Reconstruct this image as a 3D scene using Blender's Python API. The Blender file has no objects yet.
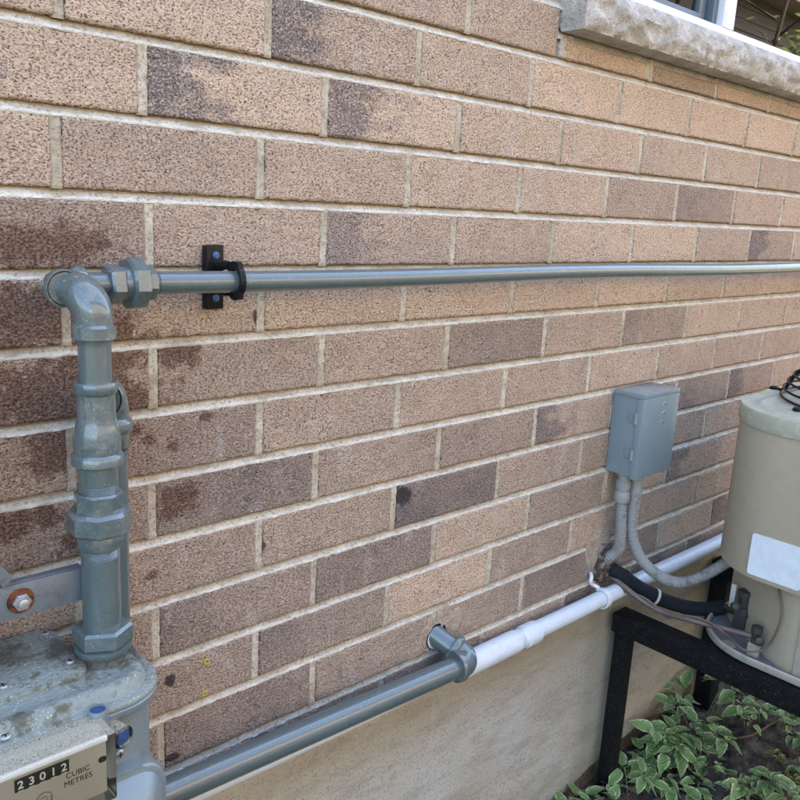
import bpy, bmesh, math, random
from mathutils import Vector, Matrix, noise
import mathutils
random.seed(7)
PI = math.pi
D = bpy.data
sc = bpy.context.scene
C = sc.collection

# ------------------------------------------------------------------ camera
RX = Vector((0.73254569, -0.67855936, 0.05416646))
UY = Vector((0.11621647, 0.20307258, 0.97224239))
FW = Vector((0.6707239, 0.70591694, -0.22761971))
CAM = Vector((-0.0901297, -0.9669910, -0.2578222))
FPX = 839.23
cam = D.objects.new('camera', D.cameras.new('camera')); C.objects.link(cam)
m = Matrix.Identity(4)
for i in range(3):
    m[i][0] = RX[i]; m[i][1] = UY[i]; m[i][2] = -FW[i]; m[i][3] = CAM[i]
cam.matrix_world = m
cam.data.sensor_width = 36; cam.data.lens = 36 * FPX / 800
cam.data.clip_start = 0.02; cam.data.clip_end = 500
sc.camera = cam

# ------------------------------------------------------------------ sky, sun, exposure
SUN_EL, SUN_AZ = math.radians(52), math.radians(20)   # high, coming over the roof of the brick house
w = D.worlds.new('World'); sc.world = w; w.use_nodes = True
nt = w.node_tree
bg = nt.nodes['Background']
sky = nt.nodes.new('ShaderNodeTexSky'); sky.sky_type = 'NISHITA'; sky.sun_disc = False
sky.sun_elevation = SUN_EL; sky.sun_rotation = SUN_AZ
sky.air_density = 1.0; sky.dust_density = 3.0; sky.ozone_density = 0.8
nt.links.new(sky.outputs[0], bg.inputs[0]); bg.inputs[1].default_value = 0.15
sd = Vector((math.sin(SUN_AZ) * math.cos(SUN_EL), math.cos(SUN_AZ) * math.cos(SUN_EL), math.sin(SUN_EL)))
sl = D.lights.new('sun', 'SUN'); so = D.objects.new('sun', sl); C.objects.link(so)
sl.energy = 5.0; sl.angle = math.radians(0.5); sl.color = (1.0, 0.93, 0.84)
so.rotation_euler = sd.to_track_quat('Z', 'Y').to_euler(); so.location = (0, 0, 8)
sc.view_settings.view_transform = 'Standard'; sc.view_settings.look = 'None'
sc.view_settings.exposure = 2.95; sc.view_settings.gamma = 1

# ------------------------------------------------------------------ helpers
def ray(x, y): return FW + RX * ((x - 400) / FPX) + UY * ((400 - y) / FPX)
def W(x, y, d=0.0):            # point at distance d in front of the wall face
    v = ray(x, y); return CAM + v * ((-d - CAM.y) / v.y)
def WZ(x, y, z):
    v = ray(x, y); return CAM + v * ((z - CAM.z) / v.z)
def V(x, d, z): return Vector((x, -d, z))   # X along the wall, d out from the wall, z up

ROOT = {}
def tag(o, label=None, cat=None, group=None, kind=None):
    if label: o['label'] = label
    if cat: o['category'] = cat
    if group: o['group'] = group
    if kind: o['kind'] = kind
    return o
def thing(name, label, cat, loc=(0, 0, 0), group=None):
    o = D.objects.new(name, None); C.objects.link(o); o.location = loc
    o.empty_display_size = 0.05
    ROOT[o.name] = Vector(loc); return tag(o, label, cat, group)
def obj(name, bm, mat, parent=None, smooth=None, label=None, kind=None):
    me = D.meshes.new(name)
    if parent is not None:
        off = ROOT[parent.name]
        bmesh.ops.translate(bm, verts=bm.verts, vec=-off)
    bm.normal_update()
    bm.to_mesh(me); bm.free()
    me.materials.append(mat)
    o = D.objects.new(name, me); C.objects.link(o)
    if parent is not None:
        o.parent = parent; ROOT[o.name] = ROOT[parent.name]
    if label: o['label'] = label
    if kind: o['kind'] = kind
    return o
def sharp(me, ang=35):
    a = math.radians(ang)
    bm = bmesh.new(); bm.from_mesh(me)
    for f in bm.faces: f.smooth = True
    for e in bm.edges:
        if len(e.link_faces) == 2 and e.calc_face_angle(0) > a: e.smooth = False
    bm.to_mesh(me); bm.free()
_obj = obj
def obj(name, bm, mat, parent=None, label=None, kind=None, smooth=True, ang=35):
    o = _obj(name, bm, mat, parent, None, label, kind)
    if smooth: sharp(o.data, ang)
    return o
def frame(a):
    a = a.normalized(); t = Vector((0, 0, 1)) if abs(a.z) < 0.9 else Vector((0, 1, 0))
    x = t.cross(a).normalized(); return x, a.cross(x)
def lathe(bm, org, axis, prof, n=32, hexn=None, ph=0.0, cap=True, jit=0.0):
    """prof: (height, radius) pairs along the axis"""
    axis = axis.normalized(); x, y = frame(axis); n = hexn or n
    rings = []
    for h, r in prof:
        rings.append([bm.verts.new(org + axis * h + (x * math.cos(2*PI*i/n + ph) + y * math.sin(2*PI*i/n + ph)) * r) for i in range(n)])
    for a, b in zip(rings, rings[1:]):
        for i in range(n): bm.faces.new((a[i], a[(i+1) % n], b[(i+1) % n], b[i]))
    if cap:
        bm.faces.new(list(reversed(rings[0]))); bm.faces.new(rings[-1])
    return bm
def smooth_path(pts, sub=6):
    P = [Vector(p) for p in pts]; out = []
    Q = [P[0]*2 - P[1]] + P + [P[-1]*2 - P[-2]]
    for i in range(1, len(Q) - 2):
        a, b, c, d = Q[i-1], Q[i], Q[i+1], Q[i+2]
        for k in range(sub):
            t = k / sub
            out.append(0.5 * ((2*b) + (c-a)*t + (2*a-5*b+4*c-d)*t*t + (3*b-a-3*c+d)*t*t*t))
    out.append(P[-1]); return out
def tube(bm, pts, r, n=16, cap=True):
    """r: number or list; parallel transported"""
    rs = r if isinstance(r, (list, tuple)) else [r] * len(pts)
    t0 = (pts[1] - pts[0]).normalized(); x, y = frame(t0); rings = []
    for i, p in enumerate(pts):
        t = (pts[min(i+1, len(pts)-1)] - pts[max(i-1, 0)]).normalized()
        x = (x - t * x.dot(t)).normalized(); y = t.cross(x)
        rings.append([bm.verts.new(p + (x * math.cos(2*PI*k/n) + y * math.sin(2*PI*k/n)) * rs[i]) for k in range(n)])
    for a, b in zip(rings, rings[1:]):
        for i in range(n): bm.faces.new((a[i], a[(i+1) % n], b[(i+1) % n], b[i]))
    if cap: bm.faces.new(list(reversed(rings[0]))); bm.faces.new(rings[-1])
    return bm
def box(bm, x0, x1, y0, y1, z0, z1, bev=0.0, seg=2, mtx=None):
    vs = [bm.verts.new((x, y, z)) for x in (x0, x1) for y in (y0, y1) for z in (z0, z1)]
    if mtx: 
        for v in vs: v.co = mtx @ v.co
    fs = [(0,1,3,2), (4,6,7,5), (0,4,5,1), (2,3,7,6), (0,2,6,4), (1,5,7,3)]
    nf = [bm.faces.new([vs[i] for i in f]) for f in fs]
    if bev > 0:
        es = list({e for f in nf for e in f.edges})
        bmesh.ops.bevel(bm, geom=es, offset=bev, segments=seg, affect='EDGES', profile=0.6)
    return bm
def prism(bm, pts, z0, z1, bev=0.0, seg=3, axis='z', top_only=False):
    """extrude plan polygon pts [(a, b)] from z0 to z1; axis z: (x,y); axis y: (x,z) extruded in y"""
    def mk(a, b, h): return (a, b, h) if axis == 'z' else (a, h, b)
    lo = [bm.verts.new(mk(a, b, z0)) for a, b in pts]; hi = [bm.verts.new(mk(a, b, z1)) for a, b in pts]
    n = len(pts); ft = bm.faces.new(hi); fb = bm.faces.new(list(reversed(lo)))
    side = [bm.faces.new((lo[i], lo[(i+1) % n], hi[(i+1) % n], hi[i])) for i in range(n)]
    if bev > 0:
        es = set(ft.edges) | (set() if top_only else set(fb.edges))
        bmesh.ops.bevel(bm, geom=list(es), offset=bev, segments=seg, affect='EDGES', profile=0.5)
    bmesh.ops.recalc_face_normals(bm, faces=bm.faces)
    return bm
def rrect(x0, x1, y0, y1, r, n=8):
    out = []
    for cx, cy, a0 in ((x1-r, y1-r, 0), (x0+r, y1-r, 90), (x0+r, y0+r, 180), (x1-r, y0+r, 270)):
        for i in range(n+1):
            a = math.radians(a0 + 90*i/n); out.append((cx + r*math.cos(a), cy + r*math.sin(a)))
    return out

# ------------------------------------------------------------------ materials
class M:
    def __init__(s, name):
        s.m = D.materials.new(name); s.m.use_nodes = True; s.t = s.m.node_tree
        s.b = s.t.nodes['Principled BSDF']; s.b.inputs['Roughness'].default_value = 0.8
    def n(s, typ, **kw):
        nd = s.t.nodes.new('ShaderNode' + typ)
        for k, v in kw.items():
            if k.startswith('i_'): nd.inputs[k[2:].replace('_', ' ')].default_value = v
            else: setattr(nd, k, v)
        return nd
    def l(s, a, b): s.t.links.new(a, b)
    def math(s, op, a, b=None, c=None, clamp=False):
        nd = s.t.nodes.new('ShaderNodeMath'); nd.operation = op; nd.use_clamp = clamp
        for i, v in enumerate((a, b, c)):
            if v is None: continue
            if isinstance(v, (int, float)): nd.inputs[i].default_value = v
            else: s.l(v, nd.inputs[i])
        return nd.outputs[0]
    def noise(s, vec, scale, detail=2.0, rough=0.5):
        nd = s.n('TexNoise'); nd.inputs['Scale'].default_value = scale
        nd.inputs['Detail'].default_value = detail; nd.inputs['Roughness'].default_value = rough
        if vec is not None: s.l(vec, nd.inputs['Vector'])
        return nd.outputs[0]
    def ramp(s, f, lo, hi):          # smooth 0..1 between lo and hi
        nd = s.n('MapRange'); nd.interpolation_type = 'SMOOTHSTEP'
        nd.inputs['From Min'].default_value = lo; nd.inputs['From Max'].default_value = hi
        s.l(f, nd.inputs['Value']); return nd.outputs[0]
    def mix(s, f, a, b, mode='MIX'):
        nd = s.n('Mix'); nd.data_type = 'RGBA'; nd.blend_type = mode
        if isinstance(f, (int, float)): nd.inputs[0].default_value = f
        else: s.l(f, nd.inputs[0])
        for i, v in ((6, a), (7, b)):
            if isinstance(v, (tuple, list)): nd.inputs[i].default_value = (*v, 1) if len(v) == 3 else v
            else: s.l(v, nd.inputs[i])
        return nd.outputs[2]
    def col(s, v):
        if isinstance(v, (tuple, list)): s.b.inputs['Base Color'].default_value = (*v, 1)
        else: s.l(v, s.b.inputs['Base Color'])
    def set(s, **kw):
        for k, v in kw.items():
            k = k.replace('_', ' ')
            if isinstance(v, (int, float, tuple)): s.b.inputs[k].default_value = v
            else: s.l(v, s.b.inputs[k])
    def bump(s, h, dist, strength=1.0):
        nd = s.n('Bump'); nd.inputs['Distance'].default_value = dist; nd.inputs['Strength'].default_value = strength
        s.l(h, nd.inputs['Height']); s.l(nd.outputs[0], s.b.inputs['Normal'])
    def objc(s): return s.n('TexCoord').outputs['Object']
    def geo(s): return s.n('NewGeometry').outputs['Position']
    def vadd(s, a, b, op='ADD'):
        nd = s.n('VectorMath'); nd.operation = op; s.l(a, nd.inputs[0])
        if isinstance(b, (tuple, list)): nd.inputs[1].default_value = b
        else: s.l(b, nd.inputs[1])
        return nd.outputs[0]

def blobs(k, pos, lst):
    """union of soft ellipses around wall points (x, z, rx, rz); 1 in the middle, 0 at the rim"""
    acc = None
    for (bx, bz, rx, rz) in lst:
        v = k.vadd(pos, (bx, 0, bz), 'SUBTRACT'); v = k.vadd(v, (1/rx, 0.0, 1/rz), 'MULTIPLY')
        ln = k.n('VectorMath'); ln.operation = 'LENGTH'; k.l(v, ln.inputs[0])
        o = k.math('SUBTRACT', 1.0, ln.outputs['Value'])
        acc = o if acc is None else k.math('MAXIMUM', acc, o)
    return acc
def wb(x, y, rx, ry):
    p = W(x, y); s = (p - CAM).dot(FW) / FPX
    return (p.x, p.z, rx * s * 1.45, ry * s * 1.1)
STAINS = [wb(40, 247, 75, 26), wb(15, 320, 75, 50), wb(105, 330, 35, 22), wb(60, 395, 100, 48), wb(180, 352, 22, 24),
          wb(60, 450, 40, 28), wb(130, 400, 25, 22), wb(178, 501, 22, 24), wb(12, 525, 20, 28), wb(45, 515, 14, 22), wb(75, 540, 14, 20),
          wb(148, 440, 8, 7), wb(135, 430, 7, 10), wb(172, 445, 6, 6), wb(206, 416, 9, 6), wb(150, 577, 7, 7), wb(100, 350, 60, 26)]
BLACK = [wb(402, 497, 13, 14), wb(262, 547, 5, 12), wb(170, 680, 6, 9), wb(172, 758, 8, 6), wb(257, 318, 5, 10)]

def brick_mat():
    k = M('brick_clay'); oc = k.objc(); oi = k.n('ObjectInfo')
    sh = k.vadd(oc, (1, 1, 1), 'MULTIPLY')
    rnd = k.n('Combine' + 'XYZ'); k.l(k.math('MULTIPLY', oi.outputs['Random'], 37.0), rnd.inputs[0]); k.l(k.math('MULTIPLY', oi.outputs['Random'], 91.0), rnd.inputs[2])
    p = k.vadd(oc, rnd.outputs[0])
    sep = k.n('SeparateColor'); k.l(oi.outputs['Color'], sep.inputs[0])
    tone, patch, warm = sep.outputs[0], sep.outputs[1], sep.outputs[2]
    xyz = k.n('SeparateXYZ'); k.l(oc, xyz.inputs[0])
    big = k.noise(p, 9, 3, 0.55); mid = k.noise(p, 38, 3, 0.6)
    ps = k.vadd(p, (1.0, 1.0, 1.5), 'MULTIPLY')
    gr = k.noise(ps, 262, 4, 0.62); gr2 = k.noise(ps, 340, 2, 0.5)
    # dark flashed end of some bricks
    e = k.math('ADD', k.math('MULTIPLY', xyz.outputs[0], -5.5), k.math('MULTIPLY', k.math('SUBTRACT', k.noise(k.vadd(p, (0.45, 1, 1), 'MULTIPLY'), 26, 4, 0.65), 0.5), 2.4))
    pm = k.math('MULTIPLY', k.ramp(e, -0.05, 0.55), patch)
    t = k.math('ADD', tone, k.math('MULTIPLY', k.math('SUBTRACT', big, 0.5), 0.55), clamp=True)
    t = k.math('ADD', t, k.math('MULTIPLY', k.math('SUBTRACT', mid, 0.5), 0.35), clamp=True)
    c = k.mix(t, (0.66, 0.49, 0.36), (0.185, 0.145, 0.130))
    c = k.mix(k.math('MULTIPLY', warm, 0.5), c, (0.68, 0.475, 0.32))
    c = k.mix(k.math('MULTIPLY', pm, 0.85), c, (0.125, 0.105, 0.115))
    # pale bloom down some faces
    c = k.mix(0.5, c, k.mix(oi.outputs['Random'], (0.60, 0.575, 0.54), (1.0, 0.96, 0.87)), 'MULTIPLY')
    c = k.mix(1.0, c, (1.12, 1.12, 1.12), 'MULTIPLY')
    bl = k.ramp(k.noise(k.vadd(p, (1, 1, 0.25), 'MULTIPLY'), 22, 3, 0.6), 0.56, 0.74)
    c = k.mix(k.math('MULTIPLY', bl, 0.42), c, (0.62, 0.55, 0.49))
    rg_ = k.n('SeparateXYZ'); k.l(k.geo(), rg_.inputs[0])
    rd = k.math('MULTIPLY', k.ramp(rg_.outputs[0], 0.52, 0.22), k.ramp(k.math('ABSOLUTE', k.math('ADD', rg_.outputs[2], 0.48)), 0.32, 0.12))
    c = k.mix(k.math('MULTIPLY', rd, 0.40), c, (0.34, 0.18, 0.11))
    # grain
    c = k.mix(k.math('MULTIPLY', k.ramp(gr, 0.51, 0.62), 0.58), c, k.mix(tone, (0.86, 0.70, 0.56), (0.43, 0.36, 0.33)))
    c = k.mix(k.math('MULTIPLY', k.ramp(gr, 0.47, 0.37), 0.62), c, (0.115, 0.075, 0.06))
    c = k.mix(k.math('MULTIPLY', k.ramp(gr2, 0.42, 0.35), 0.72), c, (0.035, 0.025, 0.022))
    # old damp stains and soot spots that stay on the wall
    g = k.geo(); nz = k.math('MULTIPLY', k.math('SUBTRACT', k.noise(g, 38, 7, 0.78), 0.5), 3.2)
    st = k.ramp(k.math('ADD', blobs(k, g, STAINS), nz), 0.06, 0.52)
    c = k.mix(k.math('MULTIPLY', st, 0.80), c, k.mix(k.ramp(gr, .42, .6), (0.06, 0.03, 0.021), (0.23, 0.12, 0.08)))
    bk = k.ramp(k.math('ADD', blobs(k, g, BLACK), k.math('MULTIPLY', nz, 0.6)), 0.15, 0.5)
    c = k.mix(k.math('MULTIPLY', bk, 0.85), c, (0.03, 0.025, 0.03))
    # lime crust along the top arris
    li = k.math('ADD', k.math('MULTIPLY', k.math('SUBTRACT', xyz.outputs[2], 0.0372), 260.0), k.math('MULTIPLY', k.math('SUBTRACT', k.noise(p, 90, 3, 0.6), 0.56), 5.0))
    c = k.mix(k.math('MULTIPLY', k.ramp(li, 0.0, 0.7), 0.8), c, (0.72, 0.69, 0.64))
    lx = k.math('SUBTRACT', k.math('ABSOLUTE', xyz.outputs[0]), 0.1272)
    li2 = k.math('ADD', k.math('MULTIPLY', lx, 300.0), k.math('MULTIPLY', k.math('SUBTRACT', k.noise(p, 80, 3, 0.6), 0.60), 5.0))
    c = k.mix(k.math('MULTIPLY', k.ramp(li2, 0.0, 0.7), 0.6), c, (0.62, 0.59, 0.54))
    k.col(c); k.set(Roughness=0.92)
    k.b.inputs['Specular IOR Level'].default_value = 0.25
    h = k.math('ADD', k.math('MULTIPLY', gr, 1.0), k.math('MULTIPLY', k.ramp(gr2, 0.30, 0.43), 0.40))
    k.bump(h, 0.0046, 0.9)
    return k.m
def mortar_mat():
    k = M('mortar'); g = k.geo(); xyz = k.n('SeparateXYZ'); k.l(g, xyz.inputs[0])
    fr = k.math('SUBTRACT', k.math('FRACT', k.math('ADD', k.math('DIVIDE', xyz.outputs[2], 0.089), 0.5)), 0.5)   # 0 in the middle of a bed
    zz = k.math('MULTIPLY', fr, 89.0)     # mm above the middle
    nz = k.math('MULTIPLY', k.math('SUBTRACT', k.noise(g, 60, 6, 0.75), 0.5), 14.0)
    low = k.math('MULTIPLY', k.ramp(k.math('SUBTRACT', nz, zz), 1.6, 4.4), 0.75)
    inbed = k.ramp(k.math('ABSOLUTE', zz), 9.0, 7.0)
    low = k.math('MULTIPLY', low, inbed)
    c = k.mix(k.ramp(k.noise(g, 16, 4, 0.65), .35, .65), (0.43, 0.365, 0.27), (0.61, 0.545, 0.44))
    c = k.mix(k.math('MULTIPLY', k.ramp(k.noise(g, 230, 4, 0.65), 0.50, 0.36), 0.7), c, (0.24, 0.20, 0.15))
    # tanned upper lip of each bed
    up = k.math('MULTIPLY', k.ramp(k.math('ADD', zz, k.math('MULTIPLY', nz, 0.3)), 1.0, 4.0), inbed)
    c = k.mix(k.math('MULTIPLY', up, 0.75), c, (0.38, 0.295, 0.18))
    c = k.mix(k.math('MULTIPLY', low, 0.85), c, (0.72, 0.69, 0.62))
    st = k.ramp(k.math('ADD', blobs(k, g, STAINS[:10]), k.math('MULTIPLY', nz, 0.06)), 0.1, 0.7)
    c = k.mix(k.math('MULTIPLY', st, 0.5), c, (0.26, 0.17, 0.11))
    k.col(c); k.set(Roughness=0.95); k.b.inputs['Specular IOR Level'].default_value = 0.2
    k.bump(k.math('ADD', k.noise(g, 150, 4, 0.65), k.math('MULTIPLY', k.noise(g, 420, 2), 0.5)), 0.0034, 0.85)
    return k.m
def speckled(name, base, dark, rough=0.9, scale=120, amt=0.5, bump=0.001, big=(6, 0.0), bigc=None, spec=0.3):
    k = M(name); g = k.geo()
    c = k.mix(k.math('MULTIPLY', k.ramp(k.noise(g, scale, 4, 0.6), 0.55, 0.3), amt), base, dark)
    if bigc: c = k.mix(k.math('MULTIPLY', k.ramp(k.noise(g, big[0], 4, 0.6), 0.42, 0.68), big[1]), c, bigc)
    k.col(c); k.set(Roughness=rough); k.b.inputs['Specular IOR Level'].default_value = spec
    if bump: k.bump(k.noise(g, scale, 3, 0.6), bump, 0.7)
    return k.m
def paint(name, base, rough=0.3, spots=None, dirt=None, wob=0.0006, wscale=70, metallic=0.0, fade=0.12, coat=0.0, dsc=42):
    """brushed or sprayed enamel with slight ripples, specks and grime"""
    k = M(name); g = k.geo()
    n1 = k.noise(g, 30, 3, 0.6)
    c = k.mix(k.math('MULTIPLY', n1, fade * 2), base, tuple(min(1, v * 1.5 + 0.02) for v in base))
    if dirt: c = k.mix(k.math('MULTIPLY', k.ramp(k.noise(g, dsc, 6, 0.75), 0.49, 0.66), dirt[1]), c, dirt[0])
    r = k.math('ADD', rough, k.math('MULTIPLY', k.ramp(n1, 0.4, 0.75), 0.22))
    if spots:
        m_ = k.ramp(k.noise(g, 380, 2, 0.5), 0.66, 0.72)
        c = k.mix(k.math('MULTIPLY', m_, spots[1]), c, spots[0])
    k.col(c); k.l(r, k.b.inputs['Roughness']); k.set(Metallic=metallic)
    if name.startswith('black'): k.b.inputs['Specular IOR Level'].default_value = 0.16
    if coat: k.set(Coat_Weight=1.0, Coat_Roughness=coat, Coat_IOR=1.58)
    k.bump(k.math('ADD', k.noise(g, wscale, 3, 0.55), k.math('MULTIPLY', k.noise(g, 420, 2, 0.5), 0.12)), wob, 0.8)
    return k.m
def plain(name, base, rough=0.5, metallic=0.0, **kw):
    k = M(name); g = k.geo()
    c = k.mix(k.noise(g, 60, 4, 0.6), tuple(v * 0.8 for v in base), tuple(min(1, v * 1.15) for v in base))
    k.col(c); k.set(Roughness=rough, Metallic=metallic, **kw)
    k.bump(k.noise(g, 260, 2), 0.0003, 0.5); return k.m

MB = brick_mat(); MM = mortar_mat()
m_pipe = paint('grey_pipe_enamel', (0.074, 0.105, 0.107), 0.35, spots=((0.42, 0.42, 0.34), 0.35), wob=0.0008, wscale=60, coat=0.14)
m_fit = paint('grey_fitting_enamel', (0.074, 0.105, 0.107), 0.35, spots=((0.45, 0.45, 0.36), 0.5), dirt=((0.26, 0.27, 0.22), 0.35), wob=0.0020, wscale=90, coat=0.12)
m_meter = paint('meter_casting_paint', (0.145, 0.183, 0.190), 0.42, coat=0.35, wob=0.0012, wscale=160, fade=0.15)
m_top = paint('weathered_meter_top', (0.20, 0.225, 0.20), 0.72, spots=((0.75, 0.75, 0.68), 0.8), dirt=((0.10, 0.095, 0.055), 0.95), wob=0.004, wscale=180, fade=0.3, dsc=30)
def grime(mt):
    k = M.__new__(M); k.m = mt; k.t = mt.node_tree; k.b = k.t.nodes['Principled BSDF']
    g = k.geo(); acc = None
    for (x, y, rr_) in ((.277, -.105, .075), (.245, -.075, .05), (.18, -.045, .06), (.12, -.09, .06), (.30, -.07, .035), (.09, -.18, .03), (.16, -.172, .02)):
        v = k.vadd(k.vadd(g, (x, y, 0), 'SUBTRACT'), (1/rr_, 1/rr_, 0), 'MULTIPLY')
        ln = k.n('VectorMath'); ln.operation = 'LENGTH'; k.l(v, ln.inputs[0]); o = k.math('SUBTRACT', 1.0, ln.outputs['Value'])
        acc = o if acc is None else k.math('MAXIMUM', acc, o)
    f = k.ramp(k.math('ADD', acc, k.math('MULTIPLY', k.math('SUBTRACT', k.noise(g, 75, 6, .78), .5), 2.6)), .15, .75)
    src = k.b.inputs['Base Color'].links[0].from_socket
    c = k.mix(k.math('MULTIPLY', f, .85), src, k.mix(k.noise(g, 260, 3, .6), (.025, .02, .012), (.13, .12, .075)))
    k.col(c)
grime(m_top)
m_crud = speckled('dark_grit', (0.06, 0.052, 0.038), (0.02, 0.018, 0.012), 0.95, 240, 0.8, 0.002)
m_boss = speckled('gritty_boss', (0.10, 0.10, 0.08), (0.03, 0.026, 0.018), 0.8, 130, 0.9, 0.002, (55, 0.7), (0.075, 0.065, 0.042))
m_galv = paint('galvanised_steel', (0.20, 0.235, 0.27), 0.42, dirt=((0.12, 0.135, 0.15), 0.6), wob=0.0006, metallic=0.55)
m_rust = speckled('rust', (0.17, 0.055, 0.022), (0.04, 0.013, 0.008), 0.85, 120, 0.95, 0.001)
m_bolt = paint('bolt_steel', (0.42, 0.42, 0.42), 0.38, dirt=((0.35, 0.14, 0.07), 0.6), metallic=0.7, wob=0.0008)
m_black = paint('black_enamel', (0.008, 0.008, 0.009), 0.28, spots=((0.15, 0.15, 0.15), 0.25), wob=0.001)
m_frame = paint('black_stand_paint', (0.003, 0.003, 0.0035), 0.62, dirt=((0.014, 0.014, 0.016), 0.6), spots=((0.20, 0.20, 0.20), 0.5), wob=0.0022, wscale=150)
m_blue = plain('blue_screw', (0.045, 0.10, 0.21), 0.4)
m_seal = plain('blue_seal', (0.03, 0.075, 0.20), 0.35)
m_pvc = paint('white_pvc', (0.62, 0.66, 0.70), 0.32, dirt=((0.45, 0.45, 0.42), 0.3), wob=0.0003, fade=0.05)
m_clip = plain('white_clip', (0.72, 0.74, 0.76), 0.4)
m_box = paint('box_paint', (0.185, 0.250, 0.272), 0.34, coat=0.22, wob=0.0003, fade=0.06, dirt=((0.16, 0.21, 0.22), 0.3))
m_flex = paint('grey_flexible_conduit', (0.27, 0.275, 0.26), 0.5, dirt=((0.12, 0.11, 0.085), 0.8), wob=0.0005)
m_conn = paint('conduit_connector', (0.27, 0.28, 0.27), 0.5, dirt=((0.14, 0.13, 0.10), 0.6))
m_foam = paint('black_foam_insulation', (0.012, 0.014, 0.019), 0.7, spots=((0.06, 0.06, 0.07), 0.3), wob=0.0018, wscale=120)
m_copper = paint('weathered_copper', (0.13, 0.10, 0.09), 0.5, metallic=0.3, wob=0.0005)
m_valve = paint('dark_valve_metal', (0.045, 0.045, 0.042), 0.45, wob=0.001, metallic=0.3, dirt=((0.10, 0.09, 0.07), 0.5))
m_ac = paint('beige_cabinet_paint', (0.42, 0.365, 0.265), 0.33, wob=0.00015, fade=0.04, dirt=((0.30, 0.28, 0.23), 0.3))
m_aclid = paint('weathered_beige_lid', (0.34, 0.34, 0.25), 0.42, wob=0.0012, wscale=90, dirt=((0.52, 0.55, 0.46), 0.55), fade=0.2)
m_acpan = paint('pan_paint', (0.36, 0.34, 0.28), 0.5, dirt=((0.22, 0.20, 0.15), 0.5), wob=0.0005)
m_pan_in = paint('pan_zinc', (0.14, 0.16, 0.18), 0.5, dirt=((0.10, 0.09, 0.07), 0.7), wob=0.0008)
m_sticker = plain('pale_sticker', (0.70, 0.76, 0.80), 0.5)
m_white = paint('white_vinyl', (0.66, 0.68, 0.70), 0.35, wob=0.0003, fade=0.03)
m_greyv = plain('grey_gasket', (0.10, 0.13, 0.16), 0.4)
m_dark = plain('dark_room', (0.035, 0.04, 0.05), 0.9)
m_tag = plain('off_white_plastic', (0.55, 0.55, 0.50), 0.5)
m_yellow = plain('yellow_plastic_plug', (0.48, 0.42, 0.06), 0.5)
m_bez = plain('white_bezel', (0.85, 0.86, 0.86), 0.4)
m_idx = paint('index_plate', (0.50, 0.49, 0.46), 0.3, wob=0.0002, fade=0.03, metallic=0.2)
m_ink = plain('black_ink', (0.006, 0.006, 0.006), 0.6)
m_digit = plain('white_digit', (0.75, 0.75, 0.75), 0.5)

def foundation_mat():
    k = M('parged_concrete'); g = k.geo(); xyz = k.n('SeparateXYZ'); k.l(g, xyz.inputs[0])
    n1 = k.noise(g, 3.5, 4, 0.6)
    c = k.mix(k.ramp(n1, 0.35, 0.68), (0.42, 0.385, 0.31), (0.47, 0.455, 0.405))
    top = k.ramp(k.math('ADD', xyz.outputs[2], k.math('MULTIPLY', n1, 0.16)), -1.22, -1.08)
    c = k.mix(k.math('MULTIPLY', top, 0.55), c, (0.30, 0.215, 0.11))
    rt = k.ramp(k.math('ADD', xyz.outputs[0], k.math('MULTIPLY', n1, 0.3)), 1.68, 1.80)
    c = k.mix(k.math('MULTIPLY', rt, 0.6), c, (0.42, 0.345, 0.235))
    bot = k.ramp(k.math('ADD', xyz.outputs[2], k.math('MULTIPLY', k.noise(g, 12, 4, 0.65), 0.2)), -1.36, -1.55)
    c = k.mix(k.math('MULTIPLY', bot, 0.5), c, (0.16, 0.16, 0.10))
    c = k.mix(k.math('MULTIPLY', k.ramp(k.noise(g, 230, 4, 0.7), 0.48, 0.36), 0.6), c, (0.12, 0.11, 0.085))
    c = k.mix(k.math('MULTIPLY', k.ramp(k.noise(g, 260, 2, 0.6), 0.62, 0.75), 0.35), c, (0.60, 0.57, 0.50))
    gs_ = k.vadd(k.vadd(g, (0.9, 1, 3.2), 'MULTIPLY'), (2, 0, 5)); tw = k.noise(gs_, 7, 5, 0.7)
    c = k.mix(k.math('MULTIPLY', k.ramp(tw, 0.45, 0.62), 0.30), c, (0.20, 0.17, 0.125))
    c = k.mix(k.math('MULTIPLY', k.ramp(k.noise(k.vadd(g, (1, 1, 0.3), 'MULTIPLY'), 16, 5, 0.7), 0.56, 0.70), 0.22), c, (0.52, 0.50, 0.45))
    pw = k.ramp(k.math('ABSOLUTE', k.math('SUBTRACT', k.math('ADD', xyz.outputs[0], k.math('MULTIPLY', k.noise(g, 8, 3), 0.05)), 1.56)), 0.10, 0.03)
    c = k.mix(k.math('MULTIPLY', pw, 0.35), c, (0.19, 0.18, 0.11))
    k.col(c); k.set(Roughness=0.95); k.b.inputs['Specular IOR Level'].default_value = 0.2
    k.bump(k.math('ADD', k.math('ADD', k.noise(g, 200, 3, 0.6), k.math('MULTIPLY', k.noise(g, 30, 3), 0.8)), k.math('MULTIPLY', tw, 1.4)), 0.0026, 0.7)
    return k.m
m_found = foundation_mat()
m_foot = speckled('brown_footing', (0.23, 0.165, 0.095), (0.08, 0.055, 0.03), 0.95, 90, 0.7, 0.002, (9, 0.6), (0.12, 0.12, 0.06))
m_patch = speckled('patch_mortar', (0.42, 0.35, 0.27), (0.16, 0.12, 0.09), 0.95, 180, 0.7, 0.003, (30, 0.6), (0.30, 0.21, 0.155))
m_rubble = speckled('crumbled_sealant', (0.07, 0.056, 0.042), (0.008, 0.006, 0.005), 0.95, 90, 0.9, 0.006, (60, 0.6), (0.36, 0.33, 0.28))
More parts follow.
